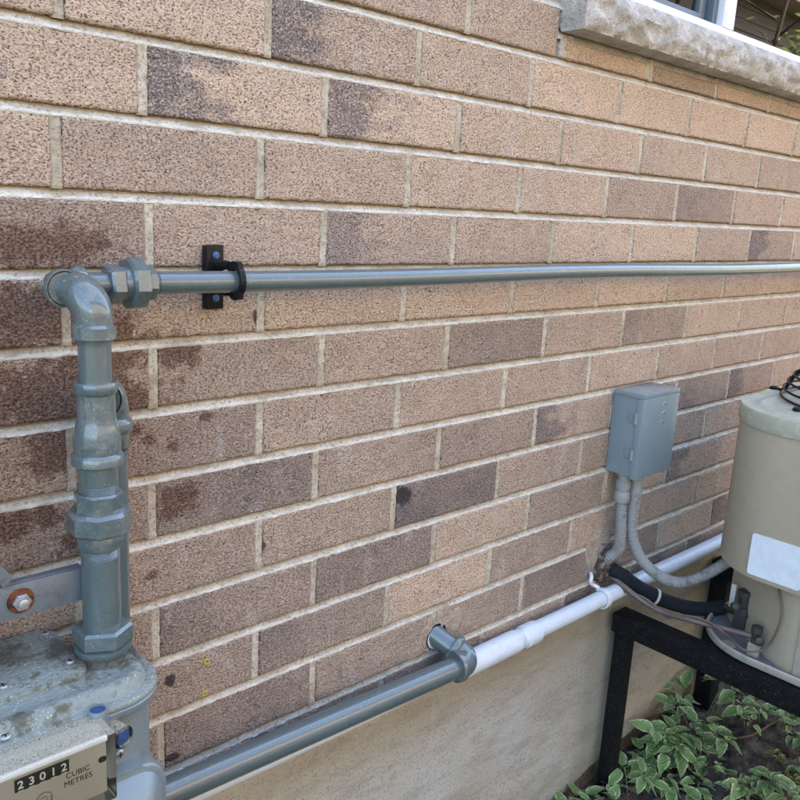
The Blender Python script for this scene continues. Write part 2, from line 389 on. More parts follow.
def stone_mat():
    k = M('rock_faced_stone'); g = k.geo()
    c = k.mix(k.ramp(k.noise(g, 18, 5, 0.7), 0.38, 0.66), (0.41, 0.37, 0.315), (0.64, 0.59, 0.52))
    c = k.mix(k.math('MULTIPLY', k.ramp(k.noise(g, 330, 3, 0.6), 0.46, 0.32), 0.7), c, (0.15, 0.13, 0.12))
    c = k.mix(k.math('MULTIPLY', k.ramp(k.noise(g, 300, 3, 0.6), 0.58, 0.72), 0.6), c, (0.78, 0.76, 0.72))
    k.col(c); k.set(Roughness=0.9)
    k.bump(k.math('ADD', k.noise(g, 90, 5, 0.7), k.math('MULTIPLY', k.noise(g, 330, 2), 0.4)), 0.007, 0.9)
    return k.m
m_stone = stone_mat()
m_sawn = speckled('sawn_stone', (0.36, 0.34, 0.27), (0.18, 0.17, 0.13), 0.9, 200, 0.5, 0.0008)
def soil_mat():
    k = M('soil'); g = k.geo()
    c = k.mix(k.ramp(k.noise(g, 22, 6, 0.7), 0.35, 0.68), (0.06, 0.048, 0.04), (0.19, 0.165, 0.14))
    c = k.mix(k.math('MULTIPLY', k.ramp(k.noise(g, 160, 4, 0.7), 0.55, 0.7), 0.6), c, (0.22, 0.20, 0.18))
    k.col(c); k.set(Roughness=1.0); k.b.inputs['Specular IOR Level'].default_value = 0.15
    k.bump(k.math('ADD', k.noise(g, 60, 6, 0.75), k.math('MULTIPLY', k.noise(g, 260, 3, 0.7), 0.4)), 0.014, 1.0)
    return k.m
m_soil = soil_mat()
def glass_mat():
    k = M('window_glass'); gl = k.n('BsdfGlass'); gl.inputs['IOR'].default_value = 1.5; gl.inputs['Roughness'].default_value = 0
    tr = k.n('BsdfTransparent'); fr = k.n('Fresnel'); fr.inputs['IOR'].default_value = 1.62
    gs = k.n('BsdfGlossy'); gs.inputs['Roughness'].default_value = 0.005
    mx = k.n('MixShader'); k.l(fr.outputs[0], mx.inputs[0]); tr.inputs[0].default_value = (0.80, 0.86, 0.84, 1)
    k.l(tr.outputs[0], mx.inputs[1]); k.l(gs.outputs[0], mx.inputs[2])
    k.l(mx.outputs[0], k.t.nodes['Material Output'].inputs[0]); return k.m
m_glass = glass_mat()
def clear_mat():
    k = M('clear_plastic'); tr = k.n('BsdfTransparent'); tr.inputs[0].default_value = (0.93, 0.94, 0.91, 1)
    gs = k.n('BsdfGlossy'); gs.inputs['Roughness'].default_value = 0.12
    df = k.n('BsdfDiffuse'); df.inputs[0].default_value = (0.50, 0.46, 0.34, 1)
    fr = k.n('Fresnel'); fr.inputs['IOR'].default_value = 1.45
    g = k.geo(); sz = k.n('NewGeometry'); sp = k.n('SeparateXYZ'); k.l(sz.outputs['True Normal'], sp.inputs[0])
    dust = k.math('ADD', 0.012, k.math('MULTIPLY', k.math('MULTIPLY', k.ramp(sp.outputs[2], 0.4, 0.9), 0.75), k.ramp(k.noise(g, 520, 3, 0.6), 0.2, 0.6)))
    mx = k.n('MixShader'); k.l(dust, mx.inputs[0]); k.l(tr.outputs[0], mx.inputs[1]); k.l(df.outputs[0], mx.inputs[2])
    m2 = k.n('MixShader'); k.l(fr.outputs[0], m2.inputs[0]); k.l(mx.outputs[0], m2.inputs[1]); k.l(gs.outputs[0], m2.inputs[2])
    k.l(m2.outputs[0], k.t.nodes['Material Output'].inputs[0]); return k.m
m_clear = clear_mat()
def leaf_mat(name, green, cream, edge_lo=0.55):
    k = M(name); at = k.n('Attribute'); at.attribute_name = 'edge'; oi = k.n('ObjectInfo'); oc = k.objc()
    rnd = k.math('MULTIPLY', oi.outputs['Random'], 19.0); cb = k.n('CombineXYZ'); k.l(rnd, cb.inputs[0]); k.l(rnd, cb.inputs[1])
    n1 = k.noise(k.vadd(oc, cb.outputs[0]), 7.0, 3, 0.6)
    e = k.math('ADD', at.outputs['Fac'], k.math('MULTIPLY', k.math('SUBTRACT', n1, 0.5), 1.1))
    e = k.math('ADD', e, k.math('MULTIPLY', k.math('SUBTRACT', oi.outputs['Random'], 0.5), 0.22))
    mk = k.ramp(e, edge_lo + 0.16, edge_lo + 0.26)
    g2 = k.mix(oi.outputs['Random'], green, tuple(v * 1.7 for v in green))
    g2 = k.mix(k.math('MULTIPLY', k.ramp(k.math('ADD', at.outputs['Fac'], k.math('MULTIPLY', n1, 0.4)), 0.45, 0.75), 0.45), g2, (0.28, 0.38, 0.18))
    c = k.mix(mk, g2, cream)
    k.col(c); k.set(Roughness=0.48); k.b.inputs['Transmission Weight'].default_value = 0.0
    k.b.inputs['Subsurface Weight'].default_value = 0.0
    k.bump(k.noise(oc, 14, 3), 0.04, 0.5)
    return k.m
m_leaf = leaf_mat('variegated_leaf', (0.105, 0.195, 0.055), (0.62, 0.66, 0.36), 0.62)
m_leafg = leaf_mat('yellow_green_leaf', (0.14, 0.19, 0.03), (0.30, 0.33, 0.06))
m_stem = plain('plant_stem', (0.13, 0.15, 0.06), 0.6)
m_twig = plain('brown_twig', (0.14, 0.085, 0.045), 0.8)
m_dead = plain('dead_leaf', (0.15, 0.115, 0.085), 0.9)
m_lawn = speckled('dry_grass_and_gravel', (0.075, 0.075, 0.045), (0.03, 0.032, 0.018), 1.0, 60, 0.8, 0.01)
m_siding = plain('tan_siding', (0.30, 0.25, 0.19), 0.8)
m_base = plain('added_dark_base', (0.075, 0.055, 0.045), 0.9)  # for the added base that dims light from low across the yard
m_curtain = plain('pale_blind', (0.30, 0.36, 0.38), 0.8)
m_bark = plain('bark', (0.12, 0.09, 0.06), 0.9)

# ------------------------------------------------------------------ the brick wall
CP, LP, BED, HEAD = 0.089, 0.26761, 0.0112, 0.0108
U0, EV = 0.29035, 0.1045
OFF = {1: 0.003, 2: -0.006, 3: -0.005, 4: -0.0007, 5: -0.0007, 6: 0.0024, 7: 0, 8: -0.002, 9: 0.002, 10: 0.001, 12: 0.006, 13: -0.004}
SILL_X, SILL_Z0, SILL_Z1 = 1.165, 0.047, 0.117
OPEN_X = 1.30
BW, BH = LP - HEAD, CP - BED
def brick_mesh(seed, L, H, dx=0.0019):
    nx, nz = max(4, round(L/dx)), max(4, round(H/dx))
    bm = bmesh.new(); g = []
    for i in range(nx+1):
        row = []
        for j in range(nz+1):
            x = (i/nx - .5)*L; z = (j/nz - .5)*H
            de = min(x + L/2, L/2 - x, z + H/2, H/2 - z)
            s = Vector((x + seed*3.1, seed*1.7, z))
            y = 0.0016*(noise.noise(s*28)) + 0.0009*noise.noise(s*110) + 0.0007*noise.noise(s*300)
            if de < 0.004:
                ch = noise.noise(s*70 + Vector((5, 5, 5)))
                y += (1 - de/0.004)**2 * (0.0016 + 0.0055*max(0, ch + .1))
            if de < 1e-6:
                x -= math.copysign(abs(noise.noise(s*160))*0.0034, x) if abs(abs(x) - L/2) < 1e-6 else 0
                z -= math.copysign(abs(noise.noise(s*150 + Vector((9, 0, 0))))*0.0032, z) if abs(abs(z) - H/2) < 1e-6 else 0
            row.append(bm.verts.new((x, y, z)))
        g.append(row)
    for i in range(nx):
        for j in range(nz): bm.faces.new((g[i][j], g[i+1][j], g[i+1][j+1], g[i][j+1]))
    rim = [g[i][0] for i in range(nx+1)] + [g[nx][j] for j in range(1, nz+1)] + [g[i][nz] for i in range(nx-1, -1, -1)] + [g[0][j] for j in range(nz-1, 0, -1)]
    back = [bm.verts.new((v.co.x, 0.03, v.co.z)) for v in rim]
    n = len(rim)
    for i in range(n): bm.faces.new((rim[i], back[i], back[(i+1) % n], rim[(i+1) % n]))
    bmesh.ops.recalc_face_normals(bm, faces=bm.faces)
    me = D.meshes.new('brick'); bm.to_mesh(me); bm.free()
    for p in me.polygons: p.use_smooth = True
    me.materials.append(MB); return me
FULL = [brick_mesh(i + 1, BW, BH) for i in range(9)]
wall = thing('brick_wall', 'tan and purplish brick house wall with pale mortar joints running off to the right', 'brick wall', (0, 0, 0))
ROOT[wall.name] = Vector((0, 0, 0))
TONE = {  # (course, joint index of the left end): (darkness, dark left end)
 (1,-1):(.15,0),(1,0):(.15,0),(1,1):(.25,.9),(1,2):(.2,0),(1,3):(.1,0),(1,4):(.1,0),(1,5):(.15,0),(1,6):(.1,0),(1,7):(.15,0),
 (2,-1):(.2,.9),(2,0):(.1,.95),(2,1):(.15,.9),(2,2):(.15,0),(2,3):(.1,0),(2,4):(.3,.1),(2,5):(.15,0),(2,6):(.3,0),
 (3,-1):(.1,0),(3,0):(.4,0),(3,1):(.38,0),(3,2):(.2,0),(3,3):(.12,0),(3,4):(.4,0),(3,5):(.7,.4),(3,6):(.2,0),(3,7):(.2,0),
 (4,-1):(.65,0),(4,0):(.3,0),(4,1):(.45,.6),(4,2):(.3,0),(4,3):(.12,0),(4,4):(.15,0),(4,5):(.3,0),(4,6):(.55,.8),(4,7):(.2,0),
 (5,-1):(.5,0),(5,0):(.35,0),(5,1):(.1,0),(5,2):(.1,0),(5,3):(.15,0),(5,4):(.1,0),(5,5):(.2,0),(5,6):(.12,0),
 (6,-1):(.4,0),(6,0):(.55,0),(6,1):(.32,0),(6,2):(.6,0),(6,3):(.3,0),(6,4):(.6,.3),(6,5):(.2,0),(6,6):(.2,0),
 (7,-1):(.45,0),(7,0):(.62,0),(7,1):(.35,0),(7,2):(.42,0),(7,3):(.4,0),(7,4):(.25,0),(7,5):(.45,0),(7,6):(.3,0),
 (8,-1):(.55,0),(8,0):(.75,0),(8,1):(.45,0),(8,2):(.5,0),(8,3):(.45,.95),(8,4):(.55,0),(8,5):(.7,.5),(8,6):(.5,.8),
 (9,-1):(.5,0),(9,0):(.5,0),(9,1):(.42,0),(9,2):(.85,.6),(9,3):(.35,0),(9,4):(.5,0),
 (10,-1):(.5,0),(10,0):(.5,.5),(10,1):(.72,0),(10,2):(.25,0),(10,3):(.5,0),
 (11,-1):(.5,0),(11,0):(.5,0),(11,1):(.6,.3),(11,2):(.12,0),(11,3):(.5,0),
 (12,-1):(.6,0),(12,0):(.72,0),(12,1):(.55,0),(12,2):(.45,0),(12,3):(.7,0),(12,4):(.6,0),
 (13,0):(.6,0),(13,1):(.6,0),(13,2):(.6,0)}
def left_joint(k, n):
    u = U0 + n*LP + OFF.get(k, 0.002*math.sin(k*5.1))
    return u + (EV if k % 2 == 0 else 0)
rb = random.Random(3)
def add_brick(me, cx, cz, tone, patch, warm):
    o = D.objects.new('brick', me); C.objects.link(o); o.parent = wall
    o.location = (cx + rb.uniform(-.0006, .0006), rb.uniform(-.0012, .0010), cz + rb.uniform(-.0006, .0006))
    o.rotation_euler = (rb.uniform(-.006, .006), rb.uniform(-.0015, .0015), rb.uniform(-.003, .003))
    o.color = (tone, patch, warm, 1.0); return o
HEADS = []   # (x, z0, z1)
for k in range(-1, 14):
    z1 = -(k-1)*CP - BED/2; z0 = -k*CP + BED/2
    for n in range(-3, 10):
        a = left_joint(k, n) + HEAD/2; b = left_joint(k, n+1) - HEAD/2
        HEADS.append((a - HEAD/2, z0, z1))
        tn, pt = TONE.get((k, n), (rb.uniform(.1, .55), rb.choice((0, 0, 0, .8))))
        warm = max(0, min(1, 0.15 + 0.55*((a - 0.9)/1.2) + 0.25*((-k + 5)/6))) * rb.uniform(.6, 1)  # warmer toward the upper right: the brighter light there put into the brick tint
        za, zb = z0, z1
        if k == 0 and b > SILL_X:       # cut under the sill
            if a < SILL_X - 0.02:        # the brick the sill end is let into
                pass
            else: zb = SILL_Z0 - BED
        if k <= -1 and b > SILL_X - .01: continue
        if k == 0 and 0 < a - SILL_X < .1: a = SILL_X + .001
        if k == 0 and a < SILL_X < b:
            # brick notched round the sill: full-height piece left of the sill, low piece below it
            xm = SILL_X - 0.006
            add_brick(brick_mesh(31, xm - a, z1 - z0), (a+xm)/2, (z0+z1)/2, tn, pt, warm)
            continue
        me = rb.choice(FULL) if zb == z1 else None
        if me is None: me = brick_mesh(20 + (n % 3), b - a, zb - za)
        # patches cut for the gas pipe hole and the cable hole are handled by the lumps laid over them
        add_brick(me, (a+b)/2, (za+zb)/2, tn, pt, warm)

# mortar: struck beds that slope out to the brick below, concave head joints
bm = bmesh.new()
def strip(xs, prof, fy):
    rows = []
    for x in xs:
        rows.append([bm.verts.new(fy(x, z, y)) for z, y in prof])
    for a, b in zip(rows, rows[1:]):
        for i in range(len(prof)-1): bm.faces.new((a[i], b[i], b[i+1], a[i+1]))
XA, XB = -0.62, 3.0
xs = [XA + i*0.004 for i in range(int((XB-XA)/0.004)+1)]
for k in range(-2, 14):
    zc = -k*CP
    hb = BED/2
    def fy(x, z, y, zc=zc):
        p = Vector((x, z*2, zc))
        e = noise.noise(p*60)*0.0013 + noise.noise(p*220)*0.0009
        zz = z
        if z < -hb*0.8: zz = z - 0.0022*max(0, noise.noise(Vector((x, 3, zc))*75)) - 0.0005
        return (x, y + e, zc + zz)
    prof = [(-hb-.0014, 0.0016), (-hb-.0003, 0.0000), (-hb*.6, 0.0012), (-hb*.2, 0.0030), (hb*.25, 0.0050), (hb*.7, 0.0072), (hb+.0015, 0.0098), (hb+.003, 0.015)]
    xx = xs if k > 0 else [x for x in xs if x < SILL_X + (0.0 if k < 0 else 9)]
    strip(xx, prof, fy)
for (x, z0, z1) in HEADS:
    hw = HEAD/2 + .002
    nz = 20; rows = []
    for j in range(nz+1):
        z = z0 - .001 + (z1 - z0 + .002)*j/nz
        row = []
        for t, y in ((-1, .0045), (-.78, .0014), (-.35, .0016), (0, .0022), (.35, .0016), (.78, .0012), (1, .0045)):
            p = Vector((x + t*hw, 0, z))
            row.append(bm.verts.new((x + t*hw, y + noise.noise(p*90)*.0012 + noise.noise(p*260)*.0006, z)))
        rows.append(row)
    if z0 > -0.02 and x > SILL_X: 
        for rr_ in rows:
            for v in rr_: v.co.z = min(v.co.z, SILL_Z0 - .002)
    if z0 > 0.05 and x > SILL_X - .01:
        for rr_ in rows:
            for v in rr_: bm.verts.remove(v)
        continue
    for a, b in zip(rows, rows[1:]):
        for i in range(6): bm.faces.new((a[i], a[i+1], b[i+1], b[i]))
# bed directly under the sill
def fys(x, z, y):
    p = Vector((x, z*2, 7)); return (x, y + noise.noise(p*60)*.0012, SILL_Z0 - BED/2 + z)
strip([x for x in xs if x > SILL_X - .01], [(-.0065, .001), (-.002, .003), (.003, .005), (.008, .008)], fys)
bmesh.ops.recalc_face_normals(bm, faces=bm.faces)
for f in bm.faces:
    if f.normal.y > 0: f.normal_flip()
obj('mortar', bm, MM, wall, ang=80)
# solid core behind the face bricks, and the plain rest of the wall outside the picture
bm = bmesh.new()
box(bm, -3.0, OPEN_X, 0.016, 0.12, -1.16, 3.2)
box(bm, OPEN_X, 4.2, 0.016, 0.12, -1.16, 0.04)
box(bm, OPEN_X, 4.2, 0.016, 0.12, 1.35, 3.2)
box(bm, 4.2, 6.0, 0.016, 0.12, -1.16, 3.2)
obj('wall_core', bm, MM, wall, smooth=False)
bm = bmesh.new()
for k in range(-34, 14):
    z1 = -(k-1)*CP - BED/2; z0 = -k*CP + BED/2
    for n in range(-12, 21):
        if k >= -1 and -3 <= n < 10: continue
        a = left_joint(k, n) + HEAD/2; b = left_joint(k, n+1) - HEAD/2
        if b > SILL_X and a < 4.2 and z1 > 0.04 and z0 < 1.35:
            if a < OPEN_X and z0 > SILL_Z1 - .01: b = min(b, OPEN_X)
            elif a < SILL_X and b > SILL_X: b = SILL_X - .004
            else: continue
            if b - a < .02: continue
        y = rb.uniform(-.001, .001)
        box(bm, a, b, y, .02, z0, z1)
obj('brick_field', bm, MB, wall, smooth=False, kind='stuff').color = (.3, .1, .3, 1)

# ------------------------------------------------------------------ foundation
fw = thing('foundation_wall', 'parged tan and grey concrete foundation wall below the brickwork', 'foundation', (0, 0, 0))
bm = bmesh.new()
def lower_edge(x):
    if x < 1.0: return -1.74
    if x < 1.62: return -1.72 + (x-1.0)/0.62*0.135 + .012*noise.noise(Vector((x*9, 1, 2)))
    return -1.585 + .03*noise.noise(Vector((x*6, 4, 2))) + .02*min(1, (x-1.62)*2)
N = 150; cols = []
for i in range(int(4.5/0.02)):
    x = -1.0 + i*0.02; le = lower_edge(x); col = []
    for j in range(37):
        t = j/36; z = -1.122 + (le + 1.122)*t
        p = Vector((x, 0, z))
        y = -0.004 + .004*noise.noise(p*5) + .0012*noise.noise(p*30)
        if j == 0: y = .02
        if j == 36: y = .03
        col.append(bm.verts.new((x, y, z)))
    cols.append(col)
for a, b in zip(cols, cols[1:]):
    for j in range(36): bm.faces.new((a[j], a[j+1], b[j+1], b[j]))
obj('parging', bm, m_found, fw, ang=60)
bm = bmesh.new(); cols = []
for i in range(int(4.5/0.03)):
    x = -1.0 + i*0.03; col = []
    for j in range(12):
        z = -1.50 - j*.04; p = Vector((x, 3, z))
        col.append(bm.verts.new((x, .010 + .006*noise.noise(p*12), z)))
    cols.append(col)
for a, b in zip(cols, cols[1:]):
    for j in range(11): bm.faces.new((a[j], a[j+1], b[j+1], b[j]))
obj('footing', bm, m_foot, fw)

# ------------------------------------------------------------------ ground
def gz(x, y):
    d = -y
    t = max(0, min(1, (x - 1.45)/0.5)); t = t*t*(3-2*t)
    z = -1.665 + .06*t + 0.02*min(1, d*1.2)
    return z
def soil_z(x, y):
    p = Vector((x, y, 0))
    return gz(x, y) + .016*noise.noise(p*6) + .012*noise.noise(p*19) + .008*abs(noise.noise(p*48)) + .004*noise.noise(p*130)
bm = bmesh.new()
nx, ny = 280, 190; gx0, gx1, gy0, gy1 = 0.9, 3.2, -1.35, 0.03; G = []
for i in range(nx+1):
    G.append([bm.verts.new((gx0 + (gx1-gx0)*i/nx, gy0 + (gy1-gy0)*j/ny, soil_z(gx0 + (gx1-gx0)*i/nx, gy0 + (gy1-gy0)*j/ny))) for j in range(ny+1)])
for i in range(nx):
    for j in range(ny): bm.faces.new((G[i][j], G[i+1][j], G[i+1][j+1], G[i][j+1]))
o = obj('garden_soil', bm, m_soil, ang=120); o['kind'] = 'structure'
bm = bmesh.new()
for a, b, c, d in ((-60, 60, -60, -1.35), (-60, .9, -1.35, 60), (3.2, 60, -1.35, 60), (.9, 3.2, .03, 60)):
    vs = [bm.verts.new((x, y, -1.69)) for x, y in ((a, c), (b, c), (b, d), (a, d))]; bm.faces.new(vs)
o = obj('ground', bm, m_lawn, smooth=False); o['kind'] = 'structure'

# ------------------------------------------------------------------ window with stone sill
win = thing('window', 'white vinyl window above a rough grey stone sill, dark left pane and reflecting right pane', 'window', (1.9, 0, 0.05))
bm = bmesh.new()
# rock-faced front as a displaced grid wrapped over the stone
sx0, sx1 = SILL_X, 4.3; nx = int((sx1-sx0)/.005); prof = []
pr = [(-0.0, SILL_Z0), (.012, SILL_Z0), (.024, SILL_Z0), (.036, SILL_Z0), (.047, SILL_Z0 + .001)]
pr += [(.050, SILL_Z0 + .004 + (SILL_Z1 - SILL_Z0 - .008)*i/15) for i in range(16)] + [(.046, SILL_Z1), (.03, SILL_Z1 + .001), (0, SILL_Z1 + .003), (-.05, SILL_Z1 + .005)]
rows = []
for i in range(nx+1):
    x = sx0 + (sx1-sx0)*i/nx; row = []
    for j, (d, z) in enumerate(pr):
        p = Vector((x, 0, z)); dd = d
        edge = min(1, (x - sx0)/.025)
        if 5 <= j <= 20:
            t = (j-5)/15
            q = p*13; rdg = 1 - abs(noise.noise(Vector((q.x*.8 + q.z*1.6, 0, q.z*1.9 - q.x*.35))))*2
            fac = noise.cell_vector(Vector((x*17 + z*20, 0, z*42 - x*5)))
            dd += edge*(0.010*math.sin(PI*t)**.6 + .010*(rdg - .5)*math.sin(PI*t) + .006*(noise.noise(p*44)) + .0025*noise.noise(p*120) + .005*(fac.x-.5)*math.sin(PI*t)) - .002
        elif j < 5: z += .0012*noise.noise(p*60)
        row.append(bm.verts.new((x, -dd, z)))
    rows.append(row)
for a, b in zip(rows, rows[1:]):
    for j in range(len(pr)-1): bm.faces.new((a[j], b[j], b[j+1], a[j+1]))
bm.faces.new(list(rows[0]))
bmesh.ops.recalc_face_normals(bm, faces=bm.faces)
sill = obj('sill', bm, m_stone, win, ang=50)
FY = 0.03
WX0, WX1, WZ0, WZ1 = OPEN_X, 4.2, 0.105, 1.35
bm = bmesh.new()
box(bm, WX0, WX1, .018, .085, WZ0, .158, .004); box(bm, WX0, WX1, .018, .085, WZ1-.05, WZ1, .004)
box(bm, WX0, WX0+.06, .0185, .0845, .158, WZ1-.05, .004); box(bm, WX1-.06, WX1, .0185, .0845, .158, WZ1-.05, .004)
wf = obj('frame', bm, m_white, win)
MX0, MX1 = 1.752, 1.806
bm = bmesh.new(); box(bm, MX0, MX1, .016, .088, .156, WZ1-.048, .004); obj('mullion', bm, m_white, win)
bm = bmesh.new()
for a, b in ((WX0+.06, MX0), ):
    box(bm, b-.022, b-.002, .03, .07, .159, WZ1-.05, .002); box(bm, b-.055, b-.028, .045, .075, .159, WZ1-.05, .002); box(bm, a, a+.02, .03, .07, .159, WZ1-.05, .002)
    box(bm, a+.02, b-.055, .04, .07, .1585, .176, .002)
obj('sash', bm, m_greyv, win)
for a, b in ((WX0+.06, MX0-.03), (MX1, 3.0), (3.05, WX1-.06)):
    bm = bmesh.new(); box(bm, a, b, .055, .059, .158, WZ1-.05); obj('pane', bm, m_glass, win, smooth=False)
bm = bmesh.new(); box(bm, 3.0, 3.05, .02, .085, .158, WZ1-.05, .003); obj('mullion', bm, m_white, win)
bm = bmesh.new()
for i in range(24):
    x = WX0 + .08 + i*.028
    box(bm, x, x+.025, .115, .118, .12, 1.3)
obj('blind', bm, m_dark, win, smooth=False, label='dark blind behind the left pane')
bm = bmesh.new()
for q in (((2.198, .1), (2.75, .1)),):
    n = 40; a, b = q[0][0], q[1][0]; r0 = None
    for i in range(n+1):
        x = a + (b-a)*i/n; y = .10 + .015*math.sin(i*1.3)
        r1 = (bm.verts.new((x, y, -.2)), bm.verts.new((x, y, 1.4)))
        if r0: bm.faces.new((r0[0], r1[0], r1[1], r0[1]))
        r0 = r1
bmesh.ops.solidify(bm, geom=bm.faces[:], thickness=.002)
obj('curtain', bm, m_curtain, win, label='pale blue grey curtain behind the right pane')
bm = bmesh.new()
box(bm, -3, 6, 3.0, 3.1, -1.7, 3.2); box(bm, -3.1, -3, .12, 3.1, -1.7, 3.2); box(bm, 6, 6.1, .12, 3.1, -1.7, 3.2); box(bm, -3.1, 6.1, -.0, 3.1, 3.2, 3.3); box(bm, -3, 6, .125, 3, -1.0, -.9)
o = obj('house_interior', bm, m_dark, smooth=False); tag(o, 'dim room behind the window glass above the stone sill', 'house')

# ------------------------------------------------------------------ pipe fittings
def hexnut(bm, org, axis, r, h, ph=0.0, n=6, ch=0.0025):
    lathe(bm, org, axis, [(0, r*.9), (ch, r), (h-ch, r), (h, r*.9)], hexn=n, ph=ph)
def threads(bm, org, axis, r, h, pitch=.0018):
    prof = []; n = int(h/pitch)
    for i in range(n): prof += [(i*pitch, r), ((i+.5)*pitch, r - .0008)]
    lathe(bm, org, axis, prof + [(n*pitch, r)], n=28)
def elbow(bm, c, a, b, r, L, hub, hubL=.013, n=14):
    """c corner; a,b unit directions of its two openings"""
    a, b = a.normalized(), b.normalized()
    pts = [c + a*L*.98]
    for i in range(n+1):
        t = i/n; R_ = L*.62
        pts.append(c + a*R_*(1-t)**1.6 + b*R_*t**1.6 if False else c + a*R_*(1 - math.sin(t*PI/2)) + b*R_*(1 - math.cos(t*PI/2)))
    pts.append(c + b*L*.98)
    tube(bm, pts, r, 26)
    for d_ in (a, b):
        lathe(bm, c + d_*(L - hubL), d_, [(-.004, r*1.0), (-.001, hub*.96), (.0015, hub), (hubL-.002, hub), (hubL, hub*.96), (hubL, hub*.90), (hubL-.004, hub*.84)], n=32, cap=False)

g1 = thing('gas_riser_pipe', 'glossy grey gas pipe rising from the meter and running along the bricks', 'gas pipe', (0.277, -0.105, -0.78))
HZ, HD = -0.3635, 0.052
AX = Vector((1, 0, 0)); AU = Vector((0, 0, 1)); AO = Vector((0, -1, 0))
RC = V(0.277, 0.105, 0)
def at(z): return V(0.277, 0.105, z)
# horizontal run
bm = bmesh.new(); tube(bm, [V(0.372 + (3.2-.372)*i/30, HD - .004*math.sin(i*.25), HZ - .002*math.sin(i*.5)) for i in range(31)], .0136, 28)
obj('pipe_run', bm, m_pipe, g1)
e1 = V(0.256, HD, HZ)
bm = bmesh.new(); lathe(bm, e1 + AX*.02, AX, [(0, .0134), (.06, .0134)], n=24); obj('nipple', bm, m_pipe, g1)
bm = bmesh.new(); elbow(bm, e1, AX, AO, .0172, .033, .0205, hubL=.009); obj('elbow', bm, m_fit, g1)
# union
bm = bmesh.new(); hexnut(bm, V(.315, HD, HZ), AX, .0225, .018, ph=.3)
lathe(bm, V(.331, HD, HZ), AX, [(0, .0185), (.010, .0205)], n=30)
un = obj('union', bm, m_fit, g1)
bm = bmesh.new(); hexnut(bm, V(.338, HD, HZ), AX, .0305, .020, n=8, ph=.2); obj('union_nut', bm, m_fit, g1)
bm = bmesh.new(); hexnut(bm, V(.357, HD, HZ), AX, .0215, .014, n=8, ph=.2)
threads(bm, V(.370, HD, HZ), AX, .0142, .007); obj('union_tail', bm, m_fit, g1)
# upper elbow into the riser
e2 = at(HZ) ; e2.z = HZ - .002
dirv = (e1 - e2); dirv.z = 0; dn = dirv.normalized()
bm = bmesh.new()
lathe(bm, e1 + AO*.014 , (e2-e1), [(0, .0166), (.030, .0166)], n=28)
obj('nipple', bm, m_fit, g1)
bm = bmesh.new()
c = e2
# street elbow: no hub where it enters the first one
L = .045; pts = [c + dn*.050]
for i in range(17):
    t = i/16; R_ = .030
    pts.append(c + dn*R_*(1 - math.sin(t*PI/2)) - AU*R_*(1 - math.cos(t*PI/2)))
pts.append(c - AU*.046)
tube(bm, pts, [.0170] + [.0195 + .0015*math.sin(PI*i/16) for i in range(17)] + [.0195], 30)
lathe(bm, c - AU*.036, -AU, [(-.003, .0195), (0, .0228), (.012, .0228), (.0135, .0215), (.0135, .015)], n=34)
obj('elbow', bm, m_fit, g1)
bm = bmesh.new(); lathe(bm, at(-.480), AU, [(0, .0172), (.075, .0172)], n=30); threads(bm, at(-.421), AU, .0176, .008); obj('nipple', bm, m_pipe, g1)
# bell reducer
bm = bmesh.new()
lathe(bm, at(-.5535), AU, [(0, .018), (0, .0258), (.0015, .0275), (.0105, .0275), (.0125, .0262), (.0140, .0246), (.020, .0250), (.027, .0252), (.036, .0244), (.044, .0222), (.050, .0208), (.056, .0203), (.079, .0203), (.0805, .0215), (.0825, .0228), (.0915, .0228), (.093, .0218), (.093, .015)], n=44)
obj('reducing_coupling', bm, m_fit, g1)
bm = bmesh.new(); lathe(bm, at(-.592), AU, [(0, .0208), (.045, .0208)], n=32); threads(bm, at(-.584), AU, .0213, .010); obj('nipple', bm, m_pipe, g1)
bm = bmesh.new(); hexnut(bm, at(-.6085), AU, .0268, .024, n=8, ph=.15); obj('union', bm, m_fit, g1)
bm = bmesh.new(); hexnut(bm, at(-.6325), AU, .0345, .027, n=8, ph=.35, ch=.004); obj('union_nut', bm, m_fit, g1)
bm = bmesh.new(); hexnut(bm, at(-.6505), AU, .0262, .019, n=8, ph=.1, ch=.004); threads(bm, at(-.661), AU, .0215, .011); obj('union_tail', bm, m_fit, g1)
bm = bmesh.new(); lathe(bm, at(-.765), AU, [(0, .0212), (.105, .0210)], n=34); obj('riser', bm, m_pipe, g1)
bm = bmesh.new(); lathe(bm, at(-.7785), AU, [(-.004, .026), (0, .0305), (.007, .0325), (.010, .0325)], n=36); hexnut(bm, at(-.7685), AU, .0335, .022, n=6, ph=.55, ch=.003)
obj('swivel_nut', bm, m_fit, g1)

# inlet on the far side of the meter, just outside the picture
bm = bmesh.new()
lathe(bm, V(.118, .105, -.7785), AU, [(0, .0325), (.010, .0325), (.012, .0212), (.3, .0212)], n=30); tube(bm, [V(.118, .105, -.48), V(.118, .105, -.45), V(.05, .105, -.44), V(-.7, .105, -.44)], .021, 20)
tag(obj('gas_inlet_pipe', bm, m_fit), 'grey gas pipe feeding the left side of the meter', 'gas pipe')

